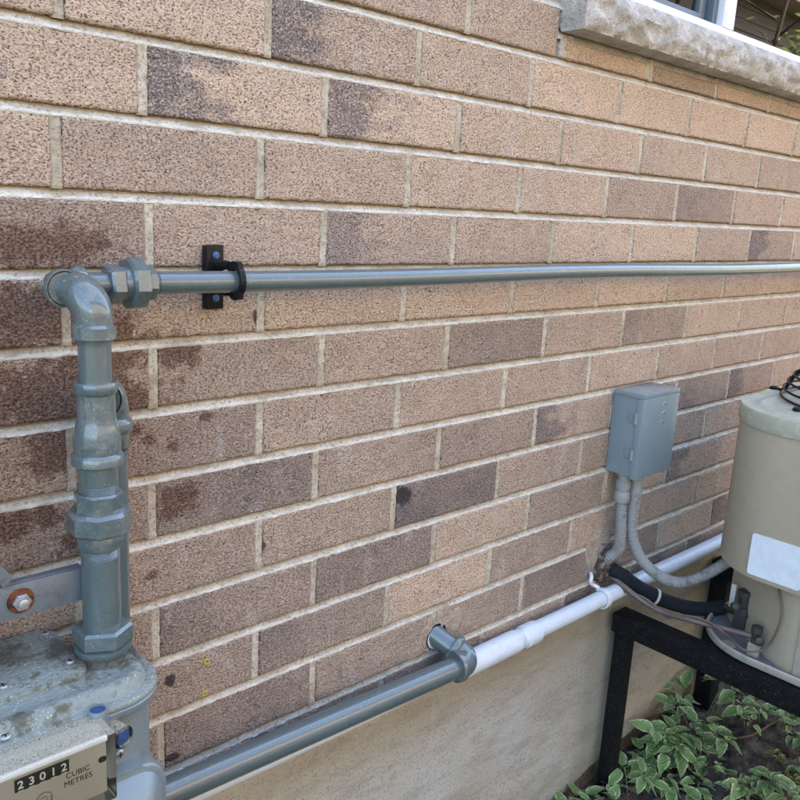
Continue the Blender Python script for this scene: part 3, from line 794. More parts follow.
# rear and lower pipe
g2 = thing('gas_drop_pipe', 'grey painted gas pipe dropping behind the riser then sloping along the foundation into the bricks', 'gas pipe', (0.34, -0.045, -1.05))
bm = bmesh.new(); tube(bm, [V(.322, .044, -.56), V(.319, .044, -1.0)], .0168, 26); obj('drop', bm, m_pipe, g2)
bm = bmesh.new(); elbow(bm, V(.3205, .044, -.487), (V(.284, .095, -.487) - V(.3205, .044, -.487)), -AU, .0205, .050, .0245, hubL=.013)
lathe(bm, V(.3205, .044, -.556), AU, [(0, .0185), (.003, .0205), (.02, .0205)], n=28)
obj('elbow', bm, m_fit, g2)
bm = bmesh.new(); elbow(bm, V(.319, .052, -1.048), AU, AX, .0235, .044, .029); obj('elbow', bm, m_fit, g2)
PA, PB = V(.35, .060, -1.0482), V(.952, .060, -1.0702)
bm = bmesh.new(); tube(bm, [PA.lerp(PB, i/20) for i in range(21)], .0205, 30); obj('pipe_run', bm, m_pipe, g2)
ec = V(.985, .060, -1.0695)
hole = W(436, 636, 0.0)
bm = bmesh.new(); elbow(bm, ec, (PA-PB), (hole - ec), .0255, .042, .0295, hubL=.012, n=16)
obj('elbow', bm, m_fit, g2)
bm = bmesh.new(); tube(bm, [ec + (hole-ec)*.4, ec + (hole-ec)*1.25], .0205, 28); obj('wall_nipple', bm, m_pipe, g2)
bm = bmesh.new(); lathe(bm, hole + Vector((0, .006, 0)), AO, [(0, .0265), (.0075, .0260), (.0085, .0250), (.0085, .018)], n=28)
obj('pipe_sleeve', bm, m_black, g2, label='torn black rubber sleeve at the wall')
bm = bmesh.new(); lathe(bm, hole + Vector((-.002, .006, -.001)), AO, [(0, .0222), (.0090, .0222), (.0090, .018)], n=28)
obj('pipe_collar', bm, m_clip, g2, label='white plastic collar at the wall')

# ------------------------------------------------------------------ lumps of patch mortar
def lump(name, cx, cz, rx, rz, th, mat, seed, label, cat, n=44, y0=0.0):
    bm = bmesh.new(); rings = []
    c = bm.verts.new((cx, -th - y0, cz))
    for i in range(1, 15):
        t = i/14; ring = []
        for j in range(n):
            a = 2*PI*j/n
            rr = 1 + .28*noise.noise(Vector((math.cos(a)*1.6, math.sin(a)*1.6, seed)))
            x = cx + math.cos(a)*rx*rr*t; z = cz + math.sin(a)*rz*rr*t
            y = -(th*(1 - t**3) + .0035*noise.noise(Vector((x*40, seed, z*40))) + .002*noise.noise(Vector((x*130, seed, z*130)))) - y0
            if i == 14: y = .004
            ring.append(bm.verts.new((x, y, z)))
        rings.append(ring)
    for j in range(n): bm.faces.new((c, rings[0][j], rings[0][(j+1) % n]))
    for a, b in zip(rings, rings[1:]):
        for j in range(n): bm.faces.new((a[j], b[j], b[(j+1) % n], a[(j+1) % n]))
    bmesh.ops.recalc_face_normals(bm, faces=bm.faces)
    return tag(obj(name, bm, mat, ang=80), label, cat)
p = W(441, 628); lump('mortar_patch', p.x + .004, p.z + .004, .056, .040, .0018, m_patch, 2.2, 'rough pale mortar patch round the grey pipe entering the bricks', 'mortar patch')
p = W(603, 562); lump('hole_sealant', p.x, p.z-.002, .040, .050, .013, m_rubble, 5.1, 'dark crumbling sealant round the cable hole in the bricks', 'sealant', y0=.002)
p = W(600, 548); lump('mortar_patch', p.x - .01, p.z + .004, .052, .052, .0022, m_patch, 8.1, 'grey mortar smear framing the cable hole below the electrical box', 'mortar patch')

# ------------------------------------------------------------------ pipe hanger
hg = thing('pipe_hanger', 'black metal plate and split ring holding the upper gas pipe', 'pipe hanger', (0.482, -0.003, -0.364))
bm = bmesh.new(); box(bm, .4705, .4930, -.0075, -.0005, -.405, -.322, .0012)
box(bm, .4655, .4705, -.0120, .0, -.404, -.323, .001)
obj('plate', bm, m_black, hg)
for z in (-.3355, -.3905):
    bm = bmesh.new(); lathe(bm, V(.481, .0075, z), AO, [(0, .0052), (.002, .0050), (.0035, .0035)], n=16); lathe(bm, V(.481, .0105, z), AO, [(0, .0032), (.001, .003)], hexn=6)
    obj('screw', bm, m_blue, hg)
bm = bmesh.new()
tube(bm, [V(.482, .006, HZ + .012), V(.483, .018, HZ + .015), V(.484, .028, HZ + .018), V(.484, .036, HZ + .017)], .0058, 12)
tube(bm, [V(.482, .006, HZ - .010), V(.483, .018, HZ - .014), V(.484, .028, HZ - .017), V(.484, .036, HZ - .016)], .005, 12)
obj('arm', bm, m_black, hg)
bm = bmesh.new()
rg = []
for i in range(40):
    a = 2*PI*i/40
    for_ = []
    for (dx, dr) in ((-.0035, .0148), (.0035, .0148), (.0038, .0205), (-.0038, .0205)):
        rr = dr + (.004 if abs(math.sin(a)) > .88 and dr > .02 else 0)
        for_.append(bm.verts.new((.4845 + dx + .10*rr*math.cos(a), -(HD) + rr*math.cos(a), HZ + rr*math.sin(a))))
    rg.append(for_)
for i in range(40):
    a, b = rg[i], rg[(i+1) % 40]
    for q in range(4): bm.faces.new((a[q], a[(q+1) % 4], b[(q+1) % 4], b[q]))
bmesh.ops.recalc_face_normals(bm, faces=bm.faces)
obj('ring', bm, m_black, hg)

# ------------------------------------------------------------------ wall plugs
for (x, y, lab) in ((206, 661, 'upper yellow plastic wall plug in the brick above the lower gas pipe'), (204, 693, 'lower yellow plastic wall plug, just above the mortar bed')):
    p = W(x, y); bm = bmesh.new(); lathe(bm, p + Vector((0, .004, 0)), AO, [(0, .0042), (.006, .0046), (.0066, .004), (.0066, .0024), (.002, .0022)], n=16)
    tag(obj('wall_plug', bm, m_yellow), lab, 'wall plug', 'yellow plugs left in a brick')

# ------------------------------------------------------------------ white conduit
wc = thing('pvc_conduit', 'white plastic pipe running along the foundation behind the grey gas pipe', 'plastic pipe', (1.1, -0.035, -1.096))
bm = bmesh.new(); tube(bm, [V(.20 + i*.1, .034, -1.096 + .011*max(0, (.95 - (.20 + i*.1))/.75) + .0008*math.sin(i)) for i in range(38)], .0182, 28); obj('pipe', bm, m_pvc, wc)
bm = bmesh.new(); lathe(bm, V(1.012, .036, -1.0965), AX, [(-.03, .0182), (-.03, .0226), (0, .0228), (.132, .0228), (.140, .0222), (.144, .0190)], n=32); obj('sleeve', bm, m_pvc, wc)
bm = bmesh.new(); lathe(bm, V(1.163, .036, -1.0965), AX, [(0, .0185), (.001, .0200), (.010, .0205), (.012, .0232), (.046, .0236), (.050, .0228), (.051, .0185)], n=32); obj('coupling', bm, m_pvc, wc)
def clipmk(x, z, z2, lab):
    bm = bmesh.new(); rows = []
    n = 22
    cl = thing('pipe_clip', lab, 'pipe clip', (x, 0, z))
    for i in range(n+1):
        a = math.radians(130 - 250*i/n)
        rr = .0215
        rows.append([bm.verts.new((x + dx, -.034 - rr2*math.cos(a), z + rr2*math.sin(a))) for dx, rr2 in ((-.006, rr-.002), (.006, rr-.002), (.006, rr+.0018), (-.006, rr+.0018))])
    for a, b in zip(rows, rows[1:]):
        for q in range(4): bm.faces.new((a[q], a[(q+1) % 4], b[(q+1) % 4], b[q]))
    bm.faces.new(rows[0]); bm.faces.new(list(reversed(rows[-1])))
    bmesh.ops.recalc_face_normals(bm, faces=bm.faces)
    obj('strap', bm, m_clip, cl)
    bm = bmesh.new(); tube(bm, smooth_path([V(x-.010, .004, z+.052), V(x-.018, .012, z+.050), V(x-.022, .014, z+.042), V(x-.018, .012, z+.033), V(x-.006, .012, z+.026), V(x+.002, .022, z+.020)], 5), .0042, 10)
    obj('hook', bm, m_clip, cl)
p = W(602, 598, .034)
clipmk(p.x, -1.096, 0, 'white plastic clip with looped ear holding the white pipe left of the cable hole')
p = W(179, 772, .03); bm = bmesh.new(); lathe(bm, W(180, 773, 0), AO, [(0, .008), (.006, .008), (.012, .0065), (.015, .003)], n=18)
tag(obj('pipe_clip', bm, m_clip), 'small white plastic nub above the grey pipe beside the meter', 'pipe clip')

# ------------------------------------------------------------------ electrical box and conduits
eb = thing('disconnect_box', 'blue grey metal electrical disconnect box with hinged cover on the bricks', 'electrical box', (1.53, 0, -0.80))
bm = bmesh.new(); box(bm, 1.462, 1.598, -.066, -.001, -.803, -.628, .0015); obj('box_body', bm, m_box, eb)
bm = bmesh.new(); box(bm, 1.457, 1.603, -.0775, -.004, -.6285, -.6185, .0018)
box(bm, 1.457, 1.603, -.0775, -.0635, -.806, -.6285, .0018)
cv = obj('cover', bm, m_box, eb)
bm = bmesh.new()
for x0, x1, z in ((1.533, 1.551, -.668), (1.533, 1.548, -.688), (1.533, 1.552, -.648)): tube(bm, smooth_path([V(x0, .0775, z), V((x0+x1)/2, .0776, z+.004), V(x1, .0776, z-.003)], 4), .0011, 6)
obj('embossing', bm, m_box, cv)
for z in (-.672, -.752):
    bm = bmesh.new(); lathe(bm, V(1.4565, .063, z-.012), AU, [(0, .0045), (.024, .0045)], n=12); box(bm, 1.4585, 1.4618, -.058, -.044, z-.010, z+.010, .0008)
    obj('hinge', bm, m_box, eb)
bm = bmesh.new(); lathe(bm, V(1.4622, .028, -.782), -AX, [(0, .0105), (.0014, .0105), (.0014, .0092), (0, .0088)], n=28, cap=False); obj('knockout', bm, m_box, eb)
bm = bmesh.new(); lathe(bm, V(1.612, .008, -.762), AO, [(0, .010), (.003, .010), (.003, .004)], n=20); box(bm, 1.598, 1.612, -.010, -.006, -.772, -.752, .001); obj('mounting_ear', bm, m_box, eb)

def corrugated(bm, pts, r, pitch=.0052, amp=.0011, n=18):
    P = smooth_path(pts, 14); out = [P[0]]; acc = 0; step = pitch/4
    # resample
    L = [0]
    for a, b in zip(P, P[1:]): L.append(L[-1] + (b-a).length)
    N_ = int(L[-1]/step); Q = []; j = 0
    for i in range(N_+1):
        s = i*step
        while j < len(L)-2 and L[j+1] < s: j += 1
        t = (s - L[j])/max(1e-9, L[j+1]-L[j]); Q.append(P[j].lerp(P[j+1], min(1, t)))
    tube(bm, Q, [r + (amp if i % 4 in (0, 1) else -amp) for i in range(len(Q))], n)
c1 = thing('flexible_conduit', 'grey ribbed conduit curving from the electrical box into the wall hole', 'conduit', (1.49, -.035, -.81), 'ribbed conduits under the electrical box')
pA = V(1.490, .034, -.852)
bm = bmesh.new(); corrugated(bm, [V(1.490, .034, -.850), V(1.490, .036, -.90), V(1.494, .038, -.945), V(1.500, .034, -.985), V(1.492, .018, -1.012), W(600, 562, -.012)], .0118); obj('hose', bm, m_flex, c1)
bm = bmesh.new(); lathe(bm, V(1.488, .034, -.872), AU, [(0, .012), (0, .0158), (.003, .0168), (.022, .0168), (.025, .015)], n=26); obj('connector_nut', bm, m_conn, c1)
bm = bmesh.new(); lathe(bm, V(1.488, .034, -.850), AU, [(0, .0135), (.006, .015), (.012, .0165), (.024, .0165), (.028, .013), (.050, .013)], n=24); lathe(bm, V(1.488, .034, -.812), AU, [(0, .017), (.008, .017)], hexn=8); obj('connector', bm, m_conn, c1)
c2 = thing('flexible_conduit', 'grey ribbed conduit looping from the electrical box across to the beige condenser', 'conduit', (1.532, -.04, -.81), 'ribbed conduits under the electrical box')
bm = bmesh.new(); corrugated(bm, [V(1.528, .040, -.855), V(1.520, .045, -.905), V(1.515, .058, -.960), V(1.530, .085, -1.012), V(1.570, .118, -1.048), V(1.612, .145, -1.058), V(1.648, .178, -1.035), V(1.675, .22, -.99), V(1.70, .27, -.95)], .0118); obj('hose', bm, m_flex, c2)
bm = bmesh.new(); lathe(bm, V(1.530, .040, -.875), AU, [(0, .012), (0, .0158), (.003, .0162), (.026, .0162), (.029, .014)], n=26); obj('connector_nut', bm, m_conn, c2)
bm = bmesh.new(); lathe(bm, V(1.530, .040, -.848), AU, [(0, .015), (.044, .015)], n=24); obj('connector', bm, m_conn, c2)

# ------------------------------------------------------------------ line set
ls = thing('insulated_line', 'black foam insulated refrigerant hose from the wall hole to the condenser valve', 'refrigerant hose', (1.52, -.03, -1.05))
hp = smooth_path([W(604, 566, -.01), W(617, 572, .025), W(635, 586, .05), W(658, 598, .085), W(685, 607, .13), W(708, 609, .17), W(725, 607, .205)], 8)
bm = bmesh.new(); tube(bm, hp, [.0165 + .0012*noise.noise(Vector((i*.35, 0, 0))) + (.002 if 10 < i < 24 else 0) + (-.004 if i > len(hp)-2 else 0) for i in range(len(hp))], 24); obj('foam', bm, m_foam, ls)
i_ = 23; t_ = (hp[i_+1]-hp[i_]).normalized()
bm = bmesh.new(); lathe(bm, hp[i_], t_, [(-.003, .0175), (-.003, .0205), (.003, .0205), (.003, .0175)], n=24); obj('cable_tie', bm, m_tag, ls, label='off white cable tie round the black foam')
cl = thing('copper_line', 'thin brown copper line drooping below the black hose to the small valve', 'copper pipe', (1.52, -.03, -1.1))
cp = smooth_path([W(603, 572, -.01), W(616, 580, .03), W(637, 597, .08), W(660, 611, .13), W(690, 620, .20), W(722, 628, .26), WZ(752, 636, -1.108)], 8)
bm = bmesh.new(); tube(bm, cp, .0062, 14); obj('pipe', bm, m_copper, cl)
cw = thing('control_wire', 'thin brown control wire twisted loosely round the copper line', 'wire', (1.52, -.03, -1.1))
wp = []
for i, q in enumerate(cp):
    if i % 2: continue
    a = i*.42; wp.append(q + Vector((0, math.cos(a), math.sin(a)))*.0095)
def WP(x, y, off):      # just in front of the diagonal service panel
    nn = Vector((-.793, .61, 0)); v = ray(x, y); q = Vector((1.60, -.352, 0)) + nn*off
    return CAM + v*((q - CAM).dot(nn)/v.dot(nn))
wp = wp[:-5] + [W(706, 620, .235), W(722, 631, .265), WZ(737, 645, -1.118), WZ(747, 651, -1.122), WP(760, 651, .03), WP(771, 642, .015), WP(780, 622, .007), WP(781, 605, .005), WP(777, 580, .005)]
bm = bmesh.new(); tube(bm, smooth_path(wp, 5), .0026, 8); obj('wire', bm, m_copper, cw)

# ------------------------------------------------------------------ condenser
UX0, UX1, UD0, UD1, UR = 1.560, 2.17, .185, .77, .15
ZT, ZSK, ZP = -.627, -.972, -1.157
ac = thing('air_conditioner', 'beige rounded outdoor condenser with a weathered lid, standing on the black stand', 'air conditioner', (1.86, -.47, ZP))
def rr(g): return rrect(UX0 - g, UX1 + g, -UD1 - g, -UD0 + g, UR + g, 14)
def ringstack(bm, levels, capb=False, capt=False):
    rings = []
    for g, z in levels: rings.append([bm.verts.new((x, y, z)) for x, y in rr(g)])
    n = len(rings[0])
    for a, b in zip(rings, rings[1:]):
        for i in range(n): bm.faces.new((a[i], a[(i+1) % n], b[(i+1) % n], b[i]))
    if capb: bm.faces.new(list(reversed(rings[0])))
    if capt: bm.faces.new(rings[-1])
    bmesh.ops.recalc_face_normals(bm, faces=bm.faces)
bm = bmesh.new(); ringstack(bm, [(-.012, ZSK + .004), (-.001, ZSK), (0, ZSK + .002), (0, ZT - .034)]); obj('cabinet', bm, m_ac, ac)
bm = bmesh.new(); ringstack(bm, [(-.004, ZT - .036), (.0035, ZT - .035), (.0045, ZT - .032), (.0045, ZT - .004), (.002, ZT), (-.004, ZT + .0005), (-.012, ZT - .002), (-.03, ZT - .0015), (-.034, ZT + .001), (-.040, ZT + .001), (-.044, ZT - .0015), (-.07, ZT - .001), (-.10, ZT)], capt=True)
lid = obj('lid', bm, m_aclid, ac)
bm = bmesh.new(); ringstack(bm, [(-.006, ZP + .002), (-.003, ZP), (.004, ZP + .001), (.006, ZP + .004), (.006, ZP + .015), (.0035, ZP + .0175), (0, ZP + .017), (-.002, ZP + .007)], capt=False); obj('base_pan_rim', bm, m_acpan, ac)
bm = bmesh.new(); ringstack(bm, [(-.0045, ZP + .001), (-.0045, ZP + .0075)], capb=True, capt=True); obj('base_pan', bm, m_pan_in, ac)
# recessed inner cabinet with a diagonal service corner
bm = bmesh.new()
prism(bm, [(1.80, -.20), (2.14, -.20), (2.14, -.74), (1.575, -.74), (1.575, -.405), (1.60, -.352), (1.69, -.235), (1.72, -.205)], ZP + .0078, ZSK + .05)
obj('service_panel', bm, m_ac, ac)
bm = bmesh.new(); box(bm, 1.5685, 1.5745, -.73, -.418, ZP + .012, ZSK + .02, .001); obj('side_panel', bm, m_acpan, ac)
bm = bmesh.new(); vs = []
st = [W(753, 533, .3), W(801, 550, .4), W(795, 595, .4), W(744, 571, .3)]
def wx(x, y, X):
    v = ray(x, y); return CAM + v*((X - CAM.x)/v.x)
a, b, c, d = (wx(752, 533, 1.5592), wx(803, 551, 1.5592), wx(796, 595.5, 1.5592), wx(744, 572, 1.5592))
ya, yb = -.300, -.408; za, zb = -.873, -.962
bm = bmesh.new(); pts = rrect(yb, ya, zb, za, .006, 4); front = [bm.verts.new((1.5588, q[0], q[1])) for q in pts]; back = [bm.verts.new((1.5598, q[0], q[1])) for q in pts]
bm.faces.new(front); n = len(pts)
for i in range(n): bm.faces.new((front[i], front[(i+1) % n], back[(i+1) % n], back[i]))
bmesh.ops.recalc_face_normals(bm, faces=bm.faces)
obj('label_sticker', bm, m_sticker, ac, smooth=False, label='blank sun-faded white sticker')
# service valves
bm = bmesh.new()
VX = wx(743, 628, 1.664)
vb = V(1.664, .262, -1.0)
box(bm, 1.650, 1.678, -.276, -.248, -1.150, -1.085, .003); obj('suction_valve', bm, m_valve, ac)
bm = bmesh.new(); lathe(bm, V(1.664, .262, -1.085), AU, [(0, .012), (.004, .013), (.026, .0135), (.028, .0155), (.036, .0155), (.038, .012)], n=22); obj('valve_cap', bm, m_valve, ac)
bm = bmesh.new(); tube(bm, [hp[-1] - (hp[-1]-hp[-4])*.6, hp[-1], V(1.664, .258, -1.105)], .0088, 16); obj('valve_stub', bm, m_valve, ac)
bm = bmesh.new(); lathe(bm, V(1.648, .245, -1.085), V(-.6, .5, .3), [(0, .006), (.015, .006), (.017, .009), (.03, .009), (.032, .006)], n=14); obj('service_port', bm, m_valve, ac)
bm = bmesh.new(); box(bm, 1.667, 1.675, -.239, -.228, -1.10, -1.045, .001); obj('bracket', bm, m_tag, ac)
lq = WZ(753, 655, ZP + .008)      # foot of the small valve on the pan
lv = V(lq.x, -lq.y, -1.108)
bm = bmesh.new(); lathe(bm, V(lq.x, -lq.y, -1.128), AU, [(0, .009), (.030, .009), (.032, .0115), (.045, .0115), (.047, .008)], n=18); obj('liquid_valve', bm, m_valve, ac)
bm = bmesh.new(); lathe(bm, lv + V(.004, .0, .0), V(-.75, .55, .1), [(0, .007), (.012, .008), (.020, .0095), (.028, .0095), (.030, .006)], n=14); obj('valve_cap', bm, m_valve, ac)
bm = bmesh.new(); lathe(bm, V(1.664, .27, -1.10), V(.1, .8, -.1), [(0, .010), (.016, .011), (.024, .011), (.026, .007)], n=16); obj('service_port', bm, m_valve, ac)
bm = bmesh.new(); box(bm, lq.x - .012, lq.x - .001, lq.y - .013, lq.y + .010, ZP + .009, ZP + .037, .001); obj('valve_bracket', bm, m_acpan, ac)
bm = bmesh.new(); p0 = WZ(729, 644, ZP + .008); lathe(bm, p0, AU, [(0, .016), (.0012, .016)], n=20); obj('drain_plug', bm, m_acpan, ac)
# fan guard: dome of wire rings with radial arms and a hub
gx, gd = 1.862, .405
fg = bmesh.new()
for i, (R_, z) in enumerate(((.200, .004), (.197, .020), (.190, .036), (.180, .051), (.166, .064), (.148, .075), (.128, .084), (.106, .091), (.084, .096))):
    pts = [V(gx + R_*math.cos(2*PI*j/56), gd + R_*math.sin(2*PI*j/56), ZT + z) for j in range(57)]
    tube(fg, pts, .0026, 6, cap=False)
obj('fan_guard', fg, m_black, ac)
for j in range(6):
    a = math.radians(205 + 60*j); bm = bmesh.new()
    tube(bm, smooth_path([V(gx + r_*math.cos(a), gd + r_*math.sin(a), ZT + z) for r_, z in ((.225, .003), (.203, .004), (.180, .046), (.140, .074), (.09, .090), (.05, .094))], 5), .0045, 8)
    lathe(bm, V(gx + .225*math.cos(a), gd + .225*math.sin(a), ZT + .0), AU, [(0, .010), (.005, .010), (.007, .006)], n=12)
    obj('guard_arm', bm, m_black, ac)
bm = bmesh.new(); lathe(bm, V(gx, gd, ZT + .02), AU, [(0, .06), (.06, .062), (.078, .055), (.082, .02)], n=30); obj('motor_hub', bm, m_black, ac)

# black stand
sd_ = thing('equipment_stand', 'black painted steel stand with square legs carrying the condenser by the wall', 'stand', (1.56, -.02, -1.6))
BX0, BX1 = 1.530, 1.583; BT, BB = -1.159, -1.205
bm = bmesh.new()
box(bm, BX0, BX1, -1.05, -.022, BB, BT, .0025, 2); obj('beam', bm, m_frame, sd_)
pt = W(627, 620, .045); pb = W(614, 752, .045)
bm = bmesh.new(); sh = Matrix.Identity(4)
box(bm, -.0130, .0262, -.013, .020, -.46, 0, .0025, 2)
for v in bm.verts:
    t = -v.co.z/.46; v.co.x += 1.5565 + t*.010*0 ; v.co.y += -.0445; v.co.z += BB - .0005
obj('leg', bm, m_frame, sd_)
bm = bmesh.new(); box(bm, 1.5305, 1.5825, -1.03, -.986, -1.70, BB - .0005, .0025, 2); obj('leg', bm, m_frame, sd_)
bm = bmesh.new(); box(bm, 2.03, 2.085, -1.05, -.012, BB, BT, .0025, 2); obj('beam', bm, m_frame, sd_)
bm = bmesh.new(); box(bm, 2.031, 2.084, -.062, -.014, -1.72, BB - .0005, .0025, 2); obj('leg', bm, m_frame, sd_)
bm = bmesh.new(); box(bm, 2.031, 2.084, -1.03, -.986, -1.70, BB - .0005, .0025, 2); obj('leg', bm, m_frame, sd_)

# ------------------------------------------------------------------ gas meter
gm = thing('gas_meter', 'weathered blue grey gas meter with a clear counter box reading 23012', 'gas meter', (.20, -.10, -1.1))
MX = (.064, .316)
def ov(g, y0=.050, y1=.1905): return rrect(MX[0]-g, MX[1]+g, -y1-g, -y0+g, .052+g, 12)
def stack(levels, mat, name, ofn=None, capb=True, capt=True, **kw):
    bm = bmesh.new(); rings = []
    for lv in levels:
        g, z = lv[0], lv[1]; rings.append([bm.verts.new((x, y, z)) for x, y in ov(g)])
    n = len(rings[0])
    for a, b in zip(rings, rings[1:]):
        for i in range(n): bm.faces.new((a[i], a[(i+1) % n], b[(i+1) % n], b[i]))
    if capb: bm.faces.new(list(reversed(rings[0])))
    if capt: bm.faces.new(rings[-1])
    bmesh.ops.recalc_face_normals(bm, faces=bm.faces)
    return obj(name, bm, mat, gm, **kw)
TZ = -.802
stack([(-.006, TZ-.19), (-.004, TZ-.16), (-.006, TZ-.02), (-.010, TZ-.008)], m_meter, 'body', ang=50)
stack([(-.006, TZ-.013), (.003, TZ-.012), (.004, TZ-.010), (.004, TZ-.004), (.0025, TZ-.0025)], m_meter, 'lower_flange')
# top casting: flange, groove, rounded ridge, sunk middle, displaced by grit
bm = bmesh.new(); rings = []
lv = [(.002, TZ-.0025), (.004, TZ-.001), (.004, TZ+.004), (.002, TZ+.0055), (-.007, TZ+.0055), (-.0085, TZ+.006), (-.010, TZ+.011), (-.013, TZ+.0165), (-.018, TZ+.0195), (-.024, TZ+.0190), (-.029, TZ+.0165), (-.036, TZ+.0158), (-.042, TZ+.0158), (-.048, TZ+.0158)]
for g, z in lv: rings.append([bm.verts.new((x, y, z)) for x, y in ov(g)])
n = len(rings[0])
for a, b in zip(rings, rings[1:]):
    for i in range(n): bm.faces.new((a[i], a[(i+1) % n], b[(i+1) % n], b[i]))
bm.faces.new(rings[-1]); bmesh.ops.recalc_face_normals(bm, faces=bm.faces)
top = obj('top_casting', bm, m_top, gm, ang=60)
# valve cover plate with rounded corner and screws
pz = TZ + .0158
bm = bmesh.new(); prism(bm, rrect(.050, .2495, -.137, -.016, .016, 6), pz - .004, pz + .0065, .0025, 3, top_only=True); obj('cover_plate', bm, m_top, gm)
def screw(p, r=.0053, mat=m_bolt, par=gm, ax=AU):
    bm = bmesh.new(); lathe(bm, p, ax, [(0, r), (.0012, r), (.0024, r*.8), (.0028, r*.4)], n=16)
    x, y = frame(ax)
    for q in (x, y):
        o_ = p + ax*.0029; s_ = ax.cross(q)
        vs = [bm.verts.new(o_ + q*a*r*.6 + s_*b*r*.14) for a, b in ((-1, -1), (1, -1), (1, 1), (-1, 1))]; bm.faces.new(vs).material_index = 1
        o_ = o_ + ax*.0001
    o = obj('screw', bm, mat, par); o.data.materials.append(m_ink); return o
screw(WZ(70, 662, pz + .0065)); screw(WZ(45, 634, pz + .0062)); screw(WZ(3, 687, pz + .0065)); screw(WZ(5, 737, TZ + .0085), .006)
bm = bmesh.new(); lathe(bm, at(-.7885), AU, [(-.004, .037), (.0015, .036), (.003, .031), (.006, .029), (.009, .028)], n=36); obj('outlet_boss', bm, m_boss, gm, label='gritty outlet boss under the swivel nut')
bm = bmesh.new(); bp = W(97, 702, .1935); lathe(bm, V(bp.x, .1945, TZ-.012), AU, [(0, .008), (.004, .0105), (.020, .0108), (.0225, .0100), (.0225, .0080), (.0185, .0078)], n=24); obj('seal_boss', bm, m_meter, gm)
bm = bmesh.new(); lathe(bm, V(bp.x, .1945, TZ+.005), AU, [(0, .0079), (.003, .0079), (.004, .0062)], n=20); obj('blue_plug', bm, m_seal, gm)
# front diaphragm bulge
bm = bmesh.new(); prism(bm, rrect(.055, .303, -1.07, -.875, .028, 8), -.179, -.204, .004, 3, axis='y'); obj('front_flange', bm, m_meter, gm)
bm = bmesh.new()
rings = []
for g, y in ((0, -.204), (-.003, -.210), (-.007, -.215), (-.013, -.223), (-.022, -.230), (-.036, -.234), (-.06, -.235)):
    rings.append([bm.verts.new((x, y, z)) for x, z in rrect(.062-g, .297+g, -1.062-g, -.883+g, .026+g*.3, 8)])
n = len(rings[0])
for a, b in zip(rings, rings[1:]):
    for i in range(n): bm.faces.new((a[i], a[(i+1) % n], b[(i+1) % n], b[i]))
bm.faces.new(rings[-1]); bmesh.ops.recalc_face_normals(bm, faces=bm.faces); obj('front_cover', bm, m_meter, gm, ang=50)
# index housing
IX0, IX1 = .054, .2325; IZ0, IZ1 = -.875, -.7965; IB, IF = -.1915, -.2355
bm = bmesh.new(); box(bm, IX0+.004, IX1-.004, IB-.016, IB, IZ0+.004, IZ1-.006, .002); obj('index_body', bm, m_tag, gm)
tilt = 0
bm = bmesh.new(); box(bm, IX0+.006, IX1-.007, IF+.010, IF+.012, IZ0+.006, IZ1-.0105, .0); 
obj('index_face', bm, m_idx, gm, smooth=False)
bm = bmesh.new(); box(bm, IX0+.006, IX1-.007, IF+.0050, IF+.0100, IZ1-.0105, IZ1-.0050, .0012); obj('index_bezel', bm, m_bez, gm)
bm = bmesh.new(); box(bm, IX0, IX1, IF, IB, IZ0, IZ1, .0028, 3)
obj('clear_cover', bm, m_clear, gm)
FYI = IF + .0098
def text(s, x, z, size, mat, y=FYI, name='lettering', parent=gm, sx=1.0):
    cu = D.curves.new(name, 'FONT'); cu.body = s; cu.size = size; cu.align_x = 'CENTER'; cu.align_y = 'CENTER'; cu.extrude = .0001; cu.offset = size*(.018 if mat is m_digit else 0)
    to = D.objects.new('tmp', cu); C.objects.link(to)
    dg = bpy.context.evaluated_depsgraph_get(); me = D.meshes.new_from_object(to.evaluated_get(dg))
    D.objects.remove(to); 
    mt = Matrix.Translation(Vector((x, y, z)) - ROOT[parent.name]) @ Matrix.Rotation(PI/2, 4, 'X') @ Matrix.Scale(sx, 4, (1, 0, 0))
    me.transform(mt); me.materials.clear(); me.materials.append(mat); me.name = name
    o = D.objects.new(name, me); C.objects.link(o); o.parent = parent; ROOT[o.name] = ROOT[parent.name]; return o
cz = -.820; cx0, cx1 = .135, .187
bm = bmesh.new(); box(bm, cx0, cx1, FYI-.0012, FYI+.001, cz-.0067, cz+.0067, .0003); cd = obj('counter_window', bm, m_ink, gm)
for i, ch in enumerate('23012'):
    x = cx0 + (cx1-cx0)*(i+.5)/5
    text(ch, x, cz, .0120, m_digit, FYI-.0014, 'digit', sx=1.0)
    bm = bmesh.new(); box(bm, x-.0028, x+.0028, FYI-.0016, FYI-.0012, cz-.0063, cz-.0058); obj('tick', bm, m_digit, gm, smooth=False)
text('CUBIC', .196, -.8325, .0085, m_ink); text('METRES', .196, -.8415, .0085, m_ink)
for x, z in ((.2115, -.814), (.1305, -.8335)):
    bm = bmesh.new(); lathe(bm, Vector((x, FYI, z)), AO, [(0, .0009), (.0005, .0008)], n=10); obj('rivet', bm, m_bolt, gm)
bm = bmesh.new(); prism(bm, rrect(.2170, .2255, -.8325, -.8262, .003, 6), FYI, FYI-.0008, axis='y'); obj('slot', bm, m_ink, gm)
q = W(44, 796, .2257)
bm = bmesh.new()
for r_ in (.0085, .0075, .0035): lathe(bm, Vector((q.x, FYI, q.z - .004)), AO, [(0, r_-.0005), (.0006, r_-.0005), (.0006, r_), (0, r_)], n=26, cap=False)
obj('dial', bm, m_bolt, gm)
